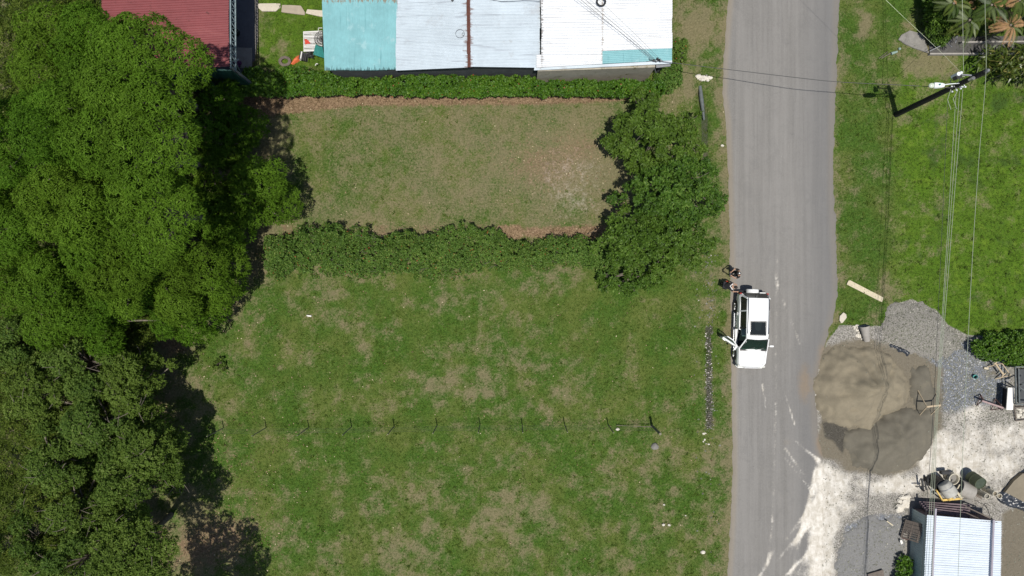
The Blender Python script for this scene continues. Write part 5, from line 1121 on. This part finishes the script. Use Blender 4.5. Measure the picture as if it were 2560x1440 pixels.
fr = thing('tilted_frame', 'thin timber frame lying tilted below the rounded bush', 'frame', P(2497, 928))  # open frame of thin timber strips, not a trestle
for (a, b, w) in [((2469, 917, .1), (2505, 908.6, .6), .05), ((2505, 908.6, .6), (2525.5, 938, .6), .05), ((2525.5, 938, .6), (2489, 947, .1), .06), ((2487, 907, .5), (2508, 935.7, .5), .10), ((2484, 911, .5), (2492, 905, .55), .06), ((2504, 941, .45), (2514, 933, .5), .06)]:
    mb = MB(); mb.bar(PV(*a), PV(*b), w, .05); mb.build('strip', M['wood'], fr)
mb = MB(); mb.bar(PV(2459.5, 920, .08), PV(2470, 921.5, .08), .12, .1); put(mb.build('timber_offcut', M['plank']), 'short pale timber offcut lying on the bluish gravel', 'timber')
wt = thing('white_bench', 'narrow white-topped bench standing at the right edge of the yard', 'bench', P(2526, 997, .9)[:2] + (0,))
mb = MB(); mb.prism([P(2520, 969, .9)[:2], P(2536, 969, .9)[:2], P(2533, 1025, .9)[:2], P(2516, 1025, .9)[:2]], .84, .9); mb.build('top', M['white_board'], wt, bevel=.008)
for (a, b) in [((2522, 973), (2500, 964)), ((2519, 1020), (2494, 1018)), ((2534, 973), (2530, 968)), ((2531, 1020), (2528, 1020))]:
    mb = MB(); mb.bar(PV(*a, .84), PV(*b, .02), .06); mb.build('leg', M['steel'], wt)
mb = MB(); mb.add([PV(2521, 972, .8), PV(2518, 1021, .8), PV(2504, 1019, .05), PV(2507, 966, .05)], [(0, 1, 2, 3)]); mb.build('shadow_panel', M['black_plastic'], wt)  # black sheet standing in for the shadow cast left of the bench
cg = thing('steel_cage', 'dark open cage of grey bars partly cut by the right edge', 'cage', P(2570, 960))
for (a, b) in [((2538, 917), (2700, 915)), ((2538, 917), (2540, 1010)), ((2540, 1010), (2700, 1020)), ((2546, 921), (2548, 1008)), ((2548, 962), (2580, 950)), ((2548, 968), (2580, 990)), ((2548, 962), (2560, 960))]:
    mb = MB(); mb.bar(PV(*a, 1.1), PV(*b, 1.1), .07); mb.build('bar', M['steel_dark'], cg)
for (a) in [(2540, 918), (2541, 1010), (2600, 916), (2600, 1012)]:
    mb = MB(); q = PV(*a, 1.1); mb.bar((q.x, q.y, 0), tuple(q), .07); mb.build('upright', M['steel_dark'], cg)
mb = MB(); mb.prism([P(2541, 922)[:2], P(2700, 922)[:2], P(2700, 1006)[:2], P(2543, 1006)[:2]], .0, .25); mb.build('dark_contents', M['dark_wall'], cg)
sv = thing('rubble_screen', 'dark square frame of broken stones at the right edge below the bench', 'screen', P(2550, 1036))
for (a, b) in [((2535, 1015), (2540, 1052)), ((2540, 1052), (2600, 1044)), ((2600, 1044), (2600, 1016)), ((2536, 1018), (2600, 1016))]:
    mb = MB(); mb.bar(PV(*a, .12), PV(*b, .12), .06); mb.build('frame_bar', M['dark_wood'], sv)
def rubble(name, label, pts, n, r0, r1, mat='limestone', z=.0, group=None):
    cx = sum(p[0] for p in pts) / len(pts); cy = sum(p[1] for p in pts) / len(pts); t = thing(name, label, 'rubble', P(cx, cy)); k = 0
    while k < n:
        px = random.uniform(min(p[0] for p in pts), max(p[0] for p in pts)); py = random.uniform(min(p[1] for p in pts), max(p[1] for p in pts)); x, y, _ = P(px, py)
        if float(sdf(np.array([x]), np.array([y]), pts)[0]) < 0: continue
        r = random.uniform(r0, r1); mb = MB(); mb.ball((x, y, z + r * .4), (r * random.uniform(.8, 1.4), r * random.uniform(.7, 1.1), r * .6), 6, 4, .25); mb.build('stone', M[mat if mat != 'mixed' else random.choice(['limestone', 'old_concrete', 'concrete', 'old_concrete', 'dark_wood'])], t); k += 1
    return t
rubble('rubble_heap', 'heap of white broken stones inside the dark frame', [(2540, 1020), (2600, 1020), (2600, 1044), (2543, 1048)], 38, .05, .13)
rubble('rubble_heap', 'small heap of pale rubble left of the concrete pipe', [(2130, 815), (2150, 812), (2156, 850), (2140, 842)], 40, .03, .08)
rubble('rubble_heap', 'pale boulders at the corner of the dark hedge above the shed', [(2252, 1238), (2270, 1238), (2271, 1262), (2256, 1266), (2250, 1280), (2240, 1270)], 26, .06, .2)
rubble('rubble_heap', 'stone rubble at the culvert mouth beside the road', [(1738, 190), (1765, 188), (1782, 194), (1775, 202), (1745, 200)], 34, .05, .13)
rubble('rubble_strip', 'strip of black and white stones along the roadside drain', [(1762, 800), (1780, 800), (1785, 1075), (1763, 1080)], 190, .015, .045, 'mixed')
rubble('rubble_heap', 'few pale stones below the end of the roadside strip', [(1756, 1078), (1768, 1080), (1772, 1112), (1757, 1112)], 7, .03, .10)
mb = MB(); mb.ball(PV(1637, 1116, .05), (.24, .22, .16), 9, 6, .15); put(mb.build('boulder', M['old_concrete'], None, 50), 'single grey boulder in the lawn below the thick fence post', 'stone')
for (px, py, r, lb) in [(1659, 1312, .09, 'upper white stone of the pair low on the lawn'), (1673, 1313, .08, 'squarish white stone, right one of the pair low on the lawn'), (1758, 1381, .13, 'white stone near the road at the bottom of the lawn'), (1544, 1073, .10, 'small pale stone at the foot of the second last fence post'), (1806, 364, .09, 'small white lump on the verge beside the roadside trees'),
                        (1660, 1262, .06, 'tiny white stone alone on the lower lawn'), (2436, 877, .07, 'tiny white pebble alone on the gravel near the bush'), (2413, 1030, .08, 'white pebble by the high wire on the gravel'), (1714, 1289, .05, 'tiny pale stone between the fence and the road')]:
    mb = MB(); mb.ball(PV(px, py, .05), (r * 1.15, r * .85, r * .6), 7, 5, .25); put(mb.build('stone', M['limestone']), lb, 'stone')
mb = MB(); mb.box(P(774, 790, .12), (.22, .08, .06), -.1); mb.ball(PV(768, 789, .14), (.05, .05, .04), 6, 4); put(mb.build('white_litter', M['white_board'], None), 'small white plastic scrap alone on the upper left lawn', 'litter')
mb = MB(); mb.prism([P(2242, 1346)[:2], P(2247, 1345)[:2], P(2250, 1353)[:2], P(2245, 1356)[:2]], .3, .34); put(mb.build('white_litter', M['white_board']), 'white scrap on the grey gravel left of the pallet', 'litter')
mb = MB(); mb.prism([P(2209, 1299)[:2], P(2212, 1298)[:2], P(2227, 1309)[:2], P(2224, 1310)[:2]], .26, .31); put(mb.build('timber_offcut', M['plank']), 'thin pale stick lying on the grey gravel heap', 'timber')
mb = MB(); mb.bar(PV(2197, 146, .1), PV(2220, 129, .1), .03); mb.bar(PV(2203, 146, .08), PV(2226, 133, .08), .05); put(mb.build('fallen_branch', M['dark_wood']), 'grey fallen branch on the grass left of the concrete pad', 'branch')
mb = MB(); mb.tube([PV(2228, 134, .1), PV(2243, 129, .1)], [.09, .06], 8); mb.ball(PV(2249, 122, .1), .09, 8, 5); put(mb.build('plastic_jug', simple('pale_green_plastic', (.25, .34, .30), .5)), 'pale greenish plastic jug beside the fallen branch', 'jug')
mb = MB(); mb.pipe(PV(2439, 944, .0), PV(2439, 942, .25), .09, .13, .012, 12); put(mb.build('bucket', M['aqua'], None, 40), 'small aqua bucket on the bluish gravel', 'bucket')
# black tarpaulin scraps
def crumple(name, label, poly, hh, mat, cat='tarpaulin', res=.06, seed=1, amp=.16):
    pts = [P(*p)[:2] for p in poly]; X, Y, Fc = grid(np.arange(min(p[0] for p in pts) - .1, max(p[0] for p in pts) + .1, res), np.arange(min(p[1] for p in pts) - .1, max(p[1] for p in pts) + .1, res), None)
    d = sdf(X, Y, poly) + .1 * (fbm(X * 3, Y * 3, seed, 2) - .5); z = hh * np.clip(d / .12, 0, 1) + amp * np.abs(fbm(X * 3.2, Y * 3.2, seed + 2, 3) - .5) * 2 * np.clip(d / .1, 0, 1) + .02
    keep = d[Fc].max(1) > 0; me = npmesh(name, np.stack([X, Y, np.where(d > 0, z, -.02)], -1), Fc[keep], smooth=True)
    bm = bmesh.new(); bm.from_mesh(me); bmesh.ops.delete(bm, geom=[v for v in bm.verts if not v.link_faces], context='VERTS'); bm.to_mesh(me); bm.free()
    return put(link(name, me, mat), label, cat)
crumple('black_sheeting', 'torn black plastic sheeting half buried between the gravel and sand', [(2219, 858), (2228, 860), (2240, 865), (2262, 870), (2276, 880), (2268, 892), (2262, 884), (2245, 878), (2240, 870), (2228, 868)], .1, M['tarp'], amp=.25, seed=3)
pit = thing('lined_pit', 'mud-filled pit edged with crumpled black plastic at the right edge', 'pit', P(2545, 1225))
o = crumple('plastic_lining', '', [(2490, 1238), (2505, 1222), (2535, 1190), (2560, 1170), (2640, 1165), (2640, 1280), (2560, 1276), (2520, 1266), (2494, 1252)], .06, M['tarp'], amp=.26, seed=5)
for k in ('label', 'category'):
    if k in o: del o[k]
o.parent = pit; o.matrix_parent_inverse = Matrix.Translation(-Vector(P(2545, 1225)))
mb = MB(); mb.prism([P(2516, 1232, .4)[:2], P(2538, 1204, .4)[:2], P(2560, 1185, .4)[:2], P(2620, 1180, .4)[:2], P(2620, 1262, .4)[:2], P(2562, 1256, .4)[:2], P(2540, 1244, .4)[:2]], .02, .30); mb.build('mud_floor', M['mudwater'], pit)
# cement mixer and drums
mx = thing('cement_mixer', 'crusted grey cement mixer drum on a yellow frame', 'cement mixer', P(2368, 1225))
a, b = PV(2358, 1208, 1.0), PV(2378, 1236, 1.05)
mb = MB(); d = (b - a); mb.tube([a - d * .05, a, a + d * .35, a + d * .8, b, b + d * .02], [.30, .36, .42, .44, .40, .30], 24); mb.build('drum', M['drum_grey'], mx, 45)
mb = MB(); mb.tube([a + d * .30, a + d * .36], [.425, .43], 24); mb.build('ring_gear', M['steel'], mx, 45)
for (p, q, w) in [((2341, 1226, 1.0), (2356, 1250, 1.0), .07), ((2356, 1250, 1.0), (2404, 1246, 1.0), .12), ((2404, 1246, 1.0), (2388, 1224, 1.0), .08), ((2356, 1250, 1.0), (2350, 1245, .05), .07), ((2404, 1246, 1.0), (2400, 1242, .05), .07), ((2341, 1226, 1.0), (2340, 1224, .05), .07), ((2388, 1224, 1.), (2387, 1222, .05), .07)]:
    mb = MB(); mb.bar(PV(*p), PV(*q), w, .08); mb.build('frame_bar', M['yellow'], mx)
mb = MB(); mb.tube([PV(2372, 1243, 1.05), PV(2376, 1248, 1.05)], .16, 14); mb.build('motor', M['yellow'], mx, 45); mb = MB(); mb.ball(PV(2385, 1243, 1.1), .1, 8, 6); mb.build('gearbox', M['drum_grey'], mx, 50)
mb = MB(); mb.tube([PV(2331, 1218, 1.1), PV(2327, 1228, 1.1), PV(2326, 1240, 1.0)], .03, 6); mb.build('tipping_handle', M['steel'], mx, 60)
bd = thing('black_drum', 'open black drum standing next to the cement mixer', 'drum', P(2334, 1206))
mb = MB(); q = PV(2330, 1200); mb.pipe(q, q + Vector((.1, -.15, .85)), .40, .42, .03, 24); mb.build('shell', M['black_plastic'], bd, 40); mb = MB(); mb.tube([q + Vector((.02, -.03, .1)), q + Vector((.03, -.04, .14))], .38, 20); mb.build('bottom', M['black_plastic'], bd)
wd = thing('white_tub', 'pale rounded tub with a dark opening above the mixer', 'tub', P(2370, 1190))
mb = MB(); q = PV(2370, 1190); mb.pipe(q, q + Vector((.06, -.06, .5)), .30, .36, .05, 24); mb.build('shell', M['pvc'], wd, 40); mb = MB(); mb.tube([q + Vector((0, 0, .3)), q + Vector((0, 0, .34))], .3, 20); mb.build('contents', M['old_concrete'], wd)
mb = MB(); mb.tube([PV(2373, 1196, .5), PV(2374, 1206, .5)], .05, 8); mb.build('spout', M['pvc'], wd)
mb = MB(); mb.box(P(2362, 1181, .4), (.55, .2, .3), .05); put(mb.build('engine_block', M['black_plastic'], None, bevel=.03), 'small black box-shaped engine above the pale tub', 'engine')
tr = thing('hand_cart', 'dark cart frame with a handle left of the black drum', 'cart', P(2308, 1212))
for (p, q, w) in [((2289, 1216, .4), (2312, 1216, .4), .06), ((2305, 1197, .5), (2308, 1222, .5), .10), ((2312, 1202, .3), (2316, 1225, .3), .08), ((2306, 1222, .2), (2309, 1227, .1), .12)]:
    mb = MB(); mb.bar(PV(*p), PV(*q), w); mb.build('bar', M['black_plastic'], tr)
mb = MB(); mb.tube([PV(2313, 1199, .2), PV(2318, 1199, .2)], .2, 14); mb.build('wheel', M['rubber'], tr, 40)
wp = thing('wide_concrete_pipe', 'wide pale concrete pipe lying right of the mixer with a dark open end', 'pipe', P(2410, 1225))
mb = MB(); mb.pipe(PV(2396, 1216, .5), PV(2428, 1230, .5), .47, .47, .05, 28); mb.build('shell', M['concrete'], wp, 40)
mb = MB(); mb.bar(PV(2399, 1211, 1.0), PV(2393, 1222, 1.0), .06); mb.bar(PV(2386, 1222, 1.1), PV(2404, 1246, 1.1), .12, .05); mb.build('rim_board', M['plank'], wp)
gd = thing('olive_drum', 'tilted olive-green drum at the far side of the mixer', 'drum', P(2440, 1200))
mb = MB(); a, b = PV(2427, 1191, .42), PV(2452, 1209, 1.15); mb.pipe(a, b, .36, .37, .03, 26); mb.build('shell', M['green_drum'], gd, 40); mb = MB(); mb.tube([a.lerp(b, .93), a.lerp(b, .96)], .34, 24); mb.build('lid', simple('drum_lid', (.06, .075, .05), .4), gd)
mb = MB(); mb.tube([a.lerp(b, .4), a.lerp(b, .43)], .378, 26); mb.build('hoop', M['green_drum'], gd, 40)
for (px, py, h, r, lb) in [(2468, 1241, .8, .17, 'cream pipe standing upright, nearest the olive drum of three'), (2488, 1234.5, .95, .155, 'cream upright pipe, middle of the three'), (2499.5, 1240.5, .95, .15, 'cream upright pipe nearest the black lined pit'), (2470, 1224.5, .35, .17, 'low greenish pipe standing just below the olive drum')]:
    q = PV(px, py, h); t = thing('upright_pipe', lb, 'pipe', (q.x, q.y, 0), group='pipes standing on end')
    mb = MB(); mb.pipe((q.x - .03, q.y + .03, 0), tuple(q), r, r, .03, 20); mb.build('shell', M['pvc'], t, 40); mb = MB(); mb.tube([(q.x, q.y, h - .14), (q.x, q.y, h - .12)], r - .03, 16); mb.build('infill', M['mudwater'] if h > .9 else M['old_concrete'], t)
mb = MB(); mb.bar(PV(2430, 1232, .1), PV(2454, 1246, .1), .1, .06); put(mb.build('dark_plank', M['dark_wood']), 'dark timber lying between the wide pipe and the upright pipes', 'timber')
mb = MB(); mb.tube([PV(2436, 1250, .05), PV(2448, 1256, .05), PV(2462, 1262, .05), PV(2470, 1275, .05), PV(2476, 1292, .05)], .012, 5); mb.tube([PV(2458, 1266, .05), PV(2464, 1258, .05), PV(2475, 1264, .05)], .014, 5); put(mb.build('loose_wire', M['black_wire']), 'thin dark wire lying on the pale ground above the shed roof', 'wire')
# pallet
ptl = thing('wooden_pallet', 'grey weathered wooden pallet leaning at the left wall of the shed', 'pallet', P(2280, 1322))
c = [PV(2265, 1299, .35), PV(2309, 1311, 1.2), PV(2296, 1358, 1.2), PV(2252, 1343, .35)]
for i, (u0, u1) in enumerate([(0, .17), (.19, .36), (.38, .53), (.55, .63), (.67, .74), (.79, .86), (.92, 1.0)]):
    mb = MB(); q = [c[0].lerp(c[3], u0), c[1].lerp(c[2], u0), c[1].lerp(c[2], u1), c[0].lerp(c[3], u1)]; dz = Vector((0, 0, .03)); mb.hexa([v - dz for v in q] + q); mb.build('board', M['dark_wood'], ptl)
for s in (.06, .5, .94):
    mb = MB(); mb.bar(c[0].lerp(c[1], s) - Vector((0, 0, .09)), c[3].lerp(c[2], s) - Vector((0, 0, .09)), .09, .1); mb.build('bearer', M['dark_wood'], ptl)
mb = MB(); mb.bar(c[3].lerp(c[2], .1) - Vector((0, .02, .08)), c[3].lerp(c[2], .45) - Vector((0, .02, .08)), .05, .08); mb.build('red_end', M['rust'], ptl)
mb = MB(); q = [PV(2172, 1438, .5), PV(2211, 1427, .5), PV(2212, 1431, .5), PV(2212, 1470, .3), PV(2176, 1475, .3)]
mb.prism([v.xy[:] for v in q], .3, .36); put(mb.build('lower_pallet', M['dark_wood']), 'edge of a brown board cut by the bottom of the view on the gravel heap', 'board')
# junk beside the teal roof
jk = thing('slatted_frame', 'white slatted metal frame with reddish stains half under the teal roof', 'bed frame', P(785, 100))
for k in range(13):
    y = 80 + k * 3.9; mb = MB(); mb.bar(PV(759 + (2 if 93 < y < 110 else 0), y + .6, .55), PV(806, y - 1.5, .55), .05 if k % 3 else .09, .03); mb.build('slat', M['white_metal'], jk)
for x in (759, 781, 803):
    mb = MB(); mb.bar(PV(x, 79, .5), PV(x + 1, 127, .5), .04); mb.build('rail', M['white_metal'] if x != 781 else M['steel'], jk)
for (x, y) in [(760, 82), (761, 126), (803, 79), (803, 126)]:
    mb = MB(); q = PV(x, y, .5); mb.bar((q.x, q.y, 0), tuple(q), .05); mb.build('leg', M['white_metal'], jk)
mb = MB(); mb.bar(PV(796, 70, .7), PV(806, 70, .7), .03); mb.bar(PV(796, 70, .7), PV(796, 78, .7), .03); mb.build('hook', M['white_metal'], jk)
mb = MB(); mb.prism([P(761, 97, .6)[:2], P(770, 100, .6)[:2], P(776, 108, .6)[:2], P(763, 111, .6)[:2]], .58, .6); put(mb.build('red_rag', M['red_cloth']), 'faded red rag lying on the white slatted frame', 'rag')
fg = thing('fan_grille', 'round black wire fan grille leaning beside the teal roof', 'grille', P(800, 97))
cc = PV(804, 97, .75)
for r in (.44, .30, .16):
    mb = MB(); mb.tube([cc + Vector((r * math.cos(a), r * math.sin(a) * 1.05, 0)) for a in np.linspace(0, 6.28, 25)], .014, 5, False); mb.build('ring', M['black_wire'], fg)
for a in np.linspace(0, math.pi, 12, endpoint=False):
    mb = MB(); v = Vector((.44 * math.cos(a), .46 * math.sin(a), 0)); mb.tube([cc - v, cc + v], .008, 4); mb.build('spoke', M['black_wire'], fg)
mb = MB(); c4 = [PV(789, 111, .7), PV(806, 116, .7), PV(812, 146, .6), PV(783, 136, .6)]; sheet_mesh(c4[0], c4[1], c4[2], c4[3], 6, .012).build  # noqa
o = sheet_mesh(c4[0], c4[1], c4[2], c4[3], 7, .012).build('green_scrap_sheet', M['teal_scrap'], None, 50); put(o, 'green corrugated scrap sheet leaning under the teal roof edge', 'metal sheet')
cr = thing('black_crate', 'black slatted plastic crate with a white rim beside the orange sheet', 'crate', P(762, 143))
for k in range(5):
    mb = MB(); a = PV(754 + k * 4.2, 134 + k * 1.0, .42); b = PV(751 + k * 4.2, 150 + k * 1.2, .42); mb.bar(a, b, .04, .05); mb.build('slat', M['black_plastic'], cr)
mb = MB(); mb.bar(PV(755, 129, .45), PV(751, 151, .4), .07, .07); mb.build('rim', M['white_metal'], cr)
mb = MB(); mb.prism([P(754, 131, .1)[:2], P(772, 138, .1)[:2], P(766, 155, .1)[:2], P(750, 150, .1)[:2]], .03, .36); mb.build('shell', M['black_plastic'], cr)
crumple('orange_sheet', 'crumpled orange plastic sheet at the edge of the hedge', [(733, 148), (741, 141), (748, 139), (752, 152), (742, 157), (735, 162), (731, 170), (727, 160)], .15, M['orange'], 'plastic sheet', .05, 7, .2)
mb = MB()
for k in range(26): mb.bar(PV(770 + random.uniform(-3, 14), 132 + random.uniform(-8, 12), random.uniform(.05, .5)), PV(776 + random.uniform(-8, 10), 138 + random.uniform(-9, 9), random.uniform(.05, .5)), .03)
put(mb.build('scrap_heap', M['black_plastic']), 'tangle of dark metal scrap between the crate and the green sheet', 'scrap heap')
mb = MB(); c = PV(712, 153, .12)
for r in (.34, .26): mb.tube([c + Vector((r * math.cos(a), r * .8 * math.sin(a), 0)) for a in np.linspace(0, 6.28, 21)], .06, 8, False)
put(mb.build('old_tyre', M['dark_wood'], None, 60), 'dark muddy tyre lying at the hedge beside the orange sheet', 'tyre')
mb = MB(); mb.tube([PV(788, 164, .4), PV(791, 159, .4), PV(795, 160, .4)], .03, 6); put(mb.build('white_bent_rod', M['white_metal']), 'small bent white rod on the hedge under the teal roof corner', 'rod')
# culvert mouth and half buried pipe beside the road
mb = MB(); mb.tube([PV(1750, 215, -.02), PV(1754, 250, -.04), PV(1760, 300, -.06)], [.10, .13, .06], 10); put(mb.build('buried_pipe', M['steel_dark'], None, 60), 'dark half-buried pipe in the roadside ditch', 'pipe')

# ------------------------------------------------------------------ ground litter and grass (countless small things)
def scatter(n, box, w):
    px = rng.uniform(box[0], box[2], n); py = rng.uniform(box[1], box[3], n); x = (px - 1280) * H / F; y = (720 - py) * H / F
    A, B, C = layout(x, y); keep = rng.random(n) < w(A, B, C, x, y); x, y = x[keep], y[keep]
    return x, y, A[keep], B[keep], C[keep]
def no_road(x, y): return (sdf(x, y, ROAD) < -.05)
# fallen leaves
x, y, A, B, C = scatter(90000, (380, 222, 1810, 1460), lambda A, B, C, x, y: (np.clip(A[:, 1], 0, 1) ** 1.5 * .62 + .012) * no_road(x, y))
Cn = np.stack([x, y, relief(x, y) + .03 + .02 * rng.random(len(x))], -1); N = unit(len(x), .75)
V, Fq, tt = leaves(Cn, N, 1, .10, .06, (0, .25), 0, rng.random(len(x)) * .8, .2)
put(link('fallen_leaves', npmesh('fallen_leaves', V, Fq, {'tint': tt}), M['litter']), 'dry tan leaves scattered under the trees and hedges', kind='stuff')
x, y, A, B, C = scatter(1100, (420, 260, 1800, 1440), lambda A, B, C, x, y: .10 + .8 * (blob(x, y, 560, 1050, 6, 8) + blob(x, y, 1420, 440, 3.5, 3)) * no_road(x, y))
Cn = np.stack([x, y, relief(x, y) + .06], -1); V, Fq, tt = leaves(Cn, unit(len(x), .85), 1, .095, .06, (0, .2), 0, np.full(len(x), .85), .1)
put(link('pale_leaves', npmesh('pale_leaves', V, Fq, {'tint': tt}), M['litter']), 'sparse pale yellow fallen leaves dotting the lawns', kind='stuff')
# grass tufts
x, y, A, B, C = scatter(230000, (-20, -20, 2580, 1460), lambda A, B, C, x, y: np.clip(1.1 - A[:, 0] * 1.25 - A[:, 1] * .9, .03, 1) * (B[:, 0] < .45) * (C[:, 2] < .3) * (sdf(x, y, ROAD) < -.02) * (B[:, 1] < .3))
k = len(x); Cn = np.stack([x, y, relief(x, y) - .005], -1); N = np.tile(np.array([[0, 0, 1.]]), (k, 1)) + rng.normal(0, .15, (k, 3))
tn = .30 + .45 * fbm(x * .7, y * .7, 8, 3) + .15 * np.clip(A[:, 2], 0, 1) - .1
V, Fq, tt = leaves(Cn, N, 3, .12, .020, (.35, 1.2), .15, tn, .2)
put(link('grass', npmesh('grass', V, Fq, {'tint': tt}), M['blade']), 'short green grass covering the lots and verges', kind='stuff')
# lush brighter grass on the right
# loose stones of the yard
def stones(n, box, w, r0, r1, name, label):
    x, y, A, B, C = scatter(n, box, w); k = len(x); o = np.array([[1, 0, 0], [0, 1, 0], [-1, 0, 0], [0, -1, 0], [0, 0, .8]], float)
    r = rng.uniform(r0, r1, k) ; a = rng.uniform(0, 6.28, k); V = np.zeros((k, 5, 3)); sx = r * rng.uniform(.7, 1.4, k)
    for i in range(5):
        u, v, z = o[i] + rng.normal(0, .15, 3); V[:, i, 0] = x + (u * sx * np.cos(a) - v * r * np.sin(a)); V[:, i, 1] = y + (u * sx * np.sin(a) + v * r * np.cos(a)); V[:, i, 2] = .01 + z * r * .8
    gz = np.zeros(k); 
    zz = bpy_z(x, y); V[:, :, 2] += zz[:, None]
    Fq = (np.arange(k)[:, None, None] * 5 + np.array([[0, 1, 4], [1, 2, 4], [2, 3, 4], [3, 0, 4]])[None]).reshape(-1, 3)
    t = np.repeat(np.clip(rng.beta(1.6, 2.4, k) * 1.05, 0, 1), 5); put(link(name, npmesh(name, V.reshape(-1, 3), Fq, {'tint': t}), M['stone']), label, kind='stuff')
from mathutils.bvhtree import BVHTree
def bpy_z(x, y):
    z = relief(x, y)
    for o in COL.objects:
        if o.name.startswith(('gravel_pile', 'sand_pile')):
            bv = BVHTree.FromPolygons([v.co[:] for v in o.data.vertices], [p.vertices[:] for p in o.data.polygons]); lx, ly = o.location.x, o.location.y
            xs_ = [v.co.x for v in o.data.vertices]; ys_ = [v.co.y for v in o.data.vertices]
            m = np.where((x > min(xs_) + lx) & (x < max(xs_) + lx) & (y > min(ys_) + ly) & (y < max(ys_) + ly))[0]
            for i in m:
                h = bv.ray_cast(Vector((x[i] - lx, y[i] - ly, 5)), Vector((0, 0, -1)))
                if h[0] is not None: z[i] = max(z[i], h[0].z)
    return z
insand = [(2040, 870), (2270, 880), (2350, 930), (2350, 1020), (2330, 1130), (2230, 1190), (2100, 1170), (2035, 1050)]
stones(46000, (2030, 745, 2570, 1450), lambda A, B, C, x, y: (B[:, 0] > .5) * (.22 + .75 * zone(x, y, [(2205, 750), (2420, 790), (2560, 900), (2560, 1080), (2350, 1060), (2330, 900), (2205, 860)], .5)) * (1 - .97 * zone(x, y, insand, .3)) * (1 - .75 * np.clip(B[:, 2], 0, 1)) * (1 - .8 * np.clip(B[:, 1] * 1.6, 0, 1)), .018, .045, 'gravel_stones', 'loose grey and pale gravel stones over the yard')
stones(2600, (1830, 300, 2100, 1450), lambda A, B, C, x, y: .06 + .5 * np.exp(-(np.abs(x - edge_x(ROADR, y)) / .35)) + .0 * x, .012, .028, 'road_grit', 'loose grit along the right edge of the road')
stones(1500, (1735, 600, 1800, 1440), lambda A, B, C, x, y: .06 + .5 * (C[:, 0] > .3), .02, .06, 'ditch_stones', 'small stones in the roadside drain')

x, y, A, B, C = scatter(9000, (-20, 200, 2580, 1460), lambda A, B, C, x, y: np.clip(.8 - A[:, 0] - A[:, 1], .02, .5) * (fbm(x * .9, y * .9, 4, 3) > .5) * (B[:, 0] < .3) * (C[:, 2] < .3) * (sdf(x, y, ROAD) < -.1))
Cn = np.stack([x, y, relief(x, y) + .01], -1); N = np.tile(np.array([[0, 0, 1.]]), (len(x), 1)) + rng.normal(0, .1, (len(x), 3))
V, Fq, tt = leaves(Cn, N, 7, .16, .05, (.2, 1.0), .12, .25 + .5 * rng.random(len(x)), .2)
put(link('lawn_weeds', npmesh('lawn_weeds', V, Fq, {'tint': tt}), M['vine']), 'small broad-leaved weeds dotted through the lawns', kind='stuff')
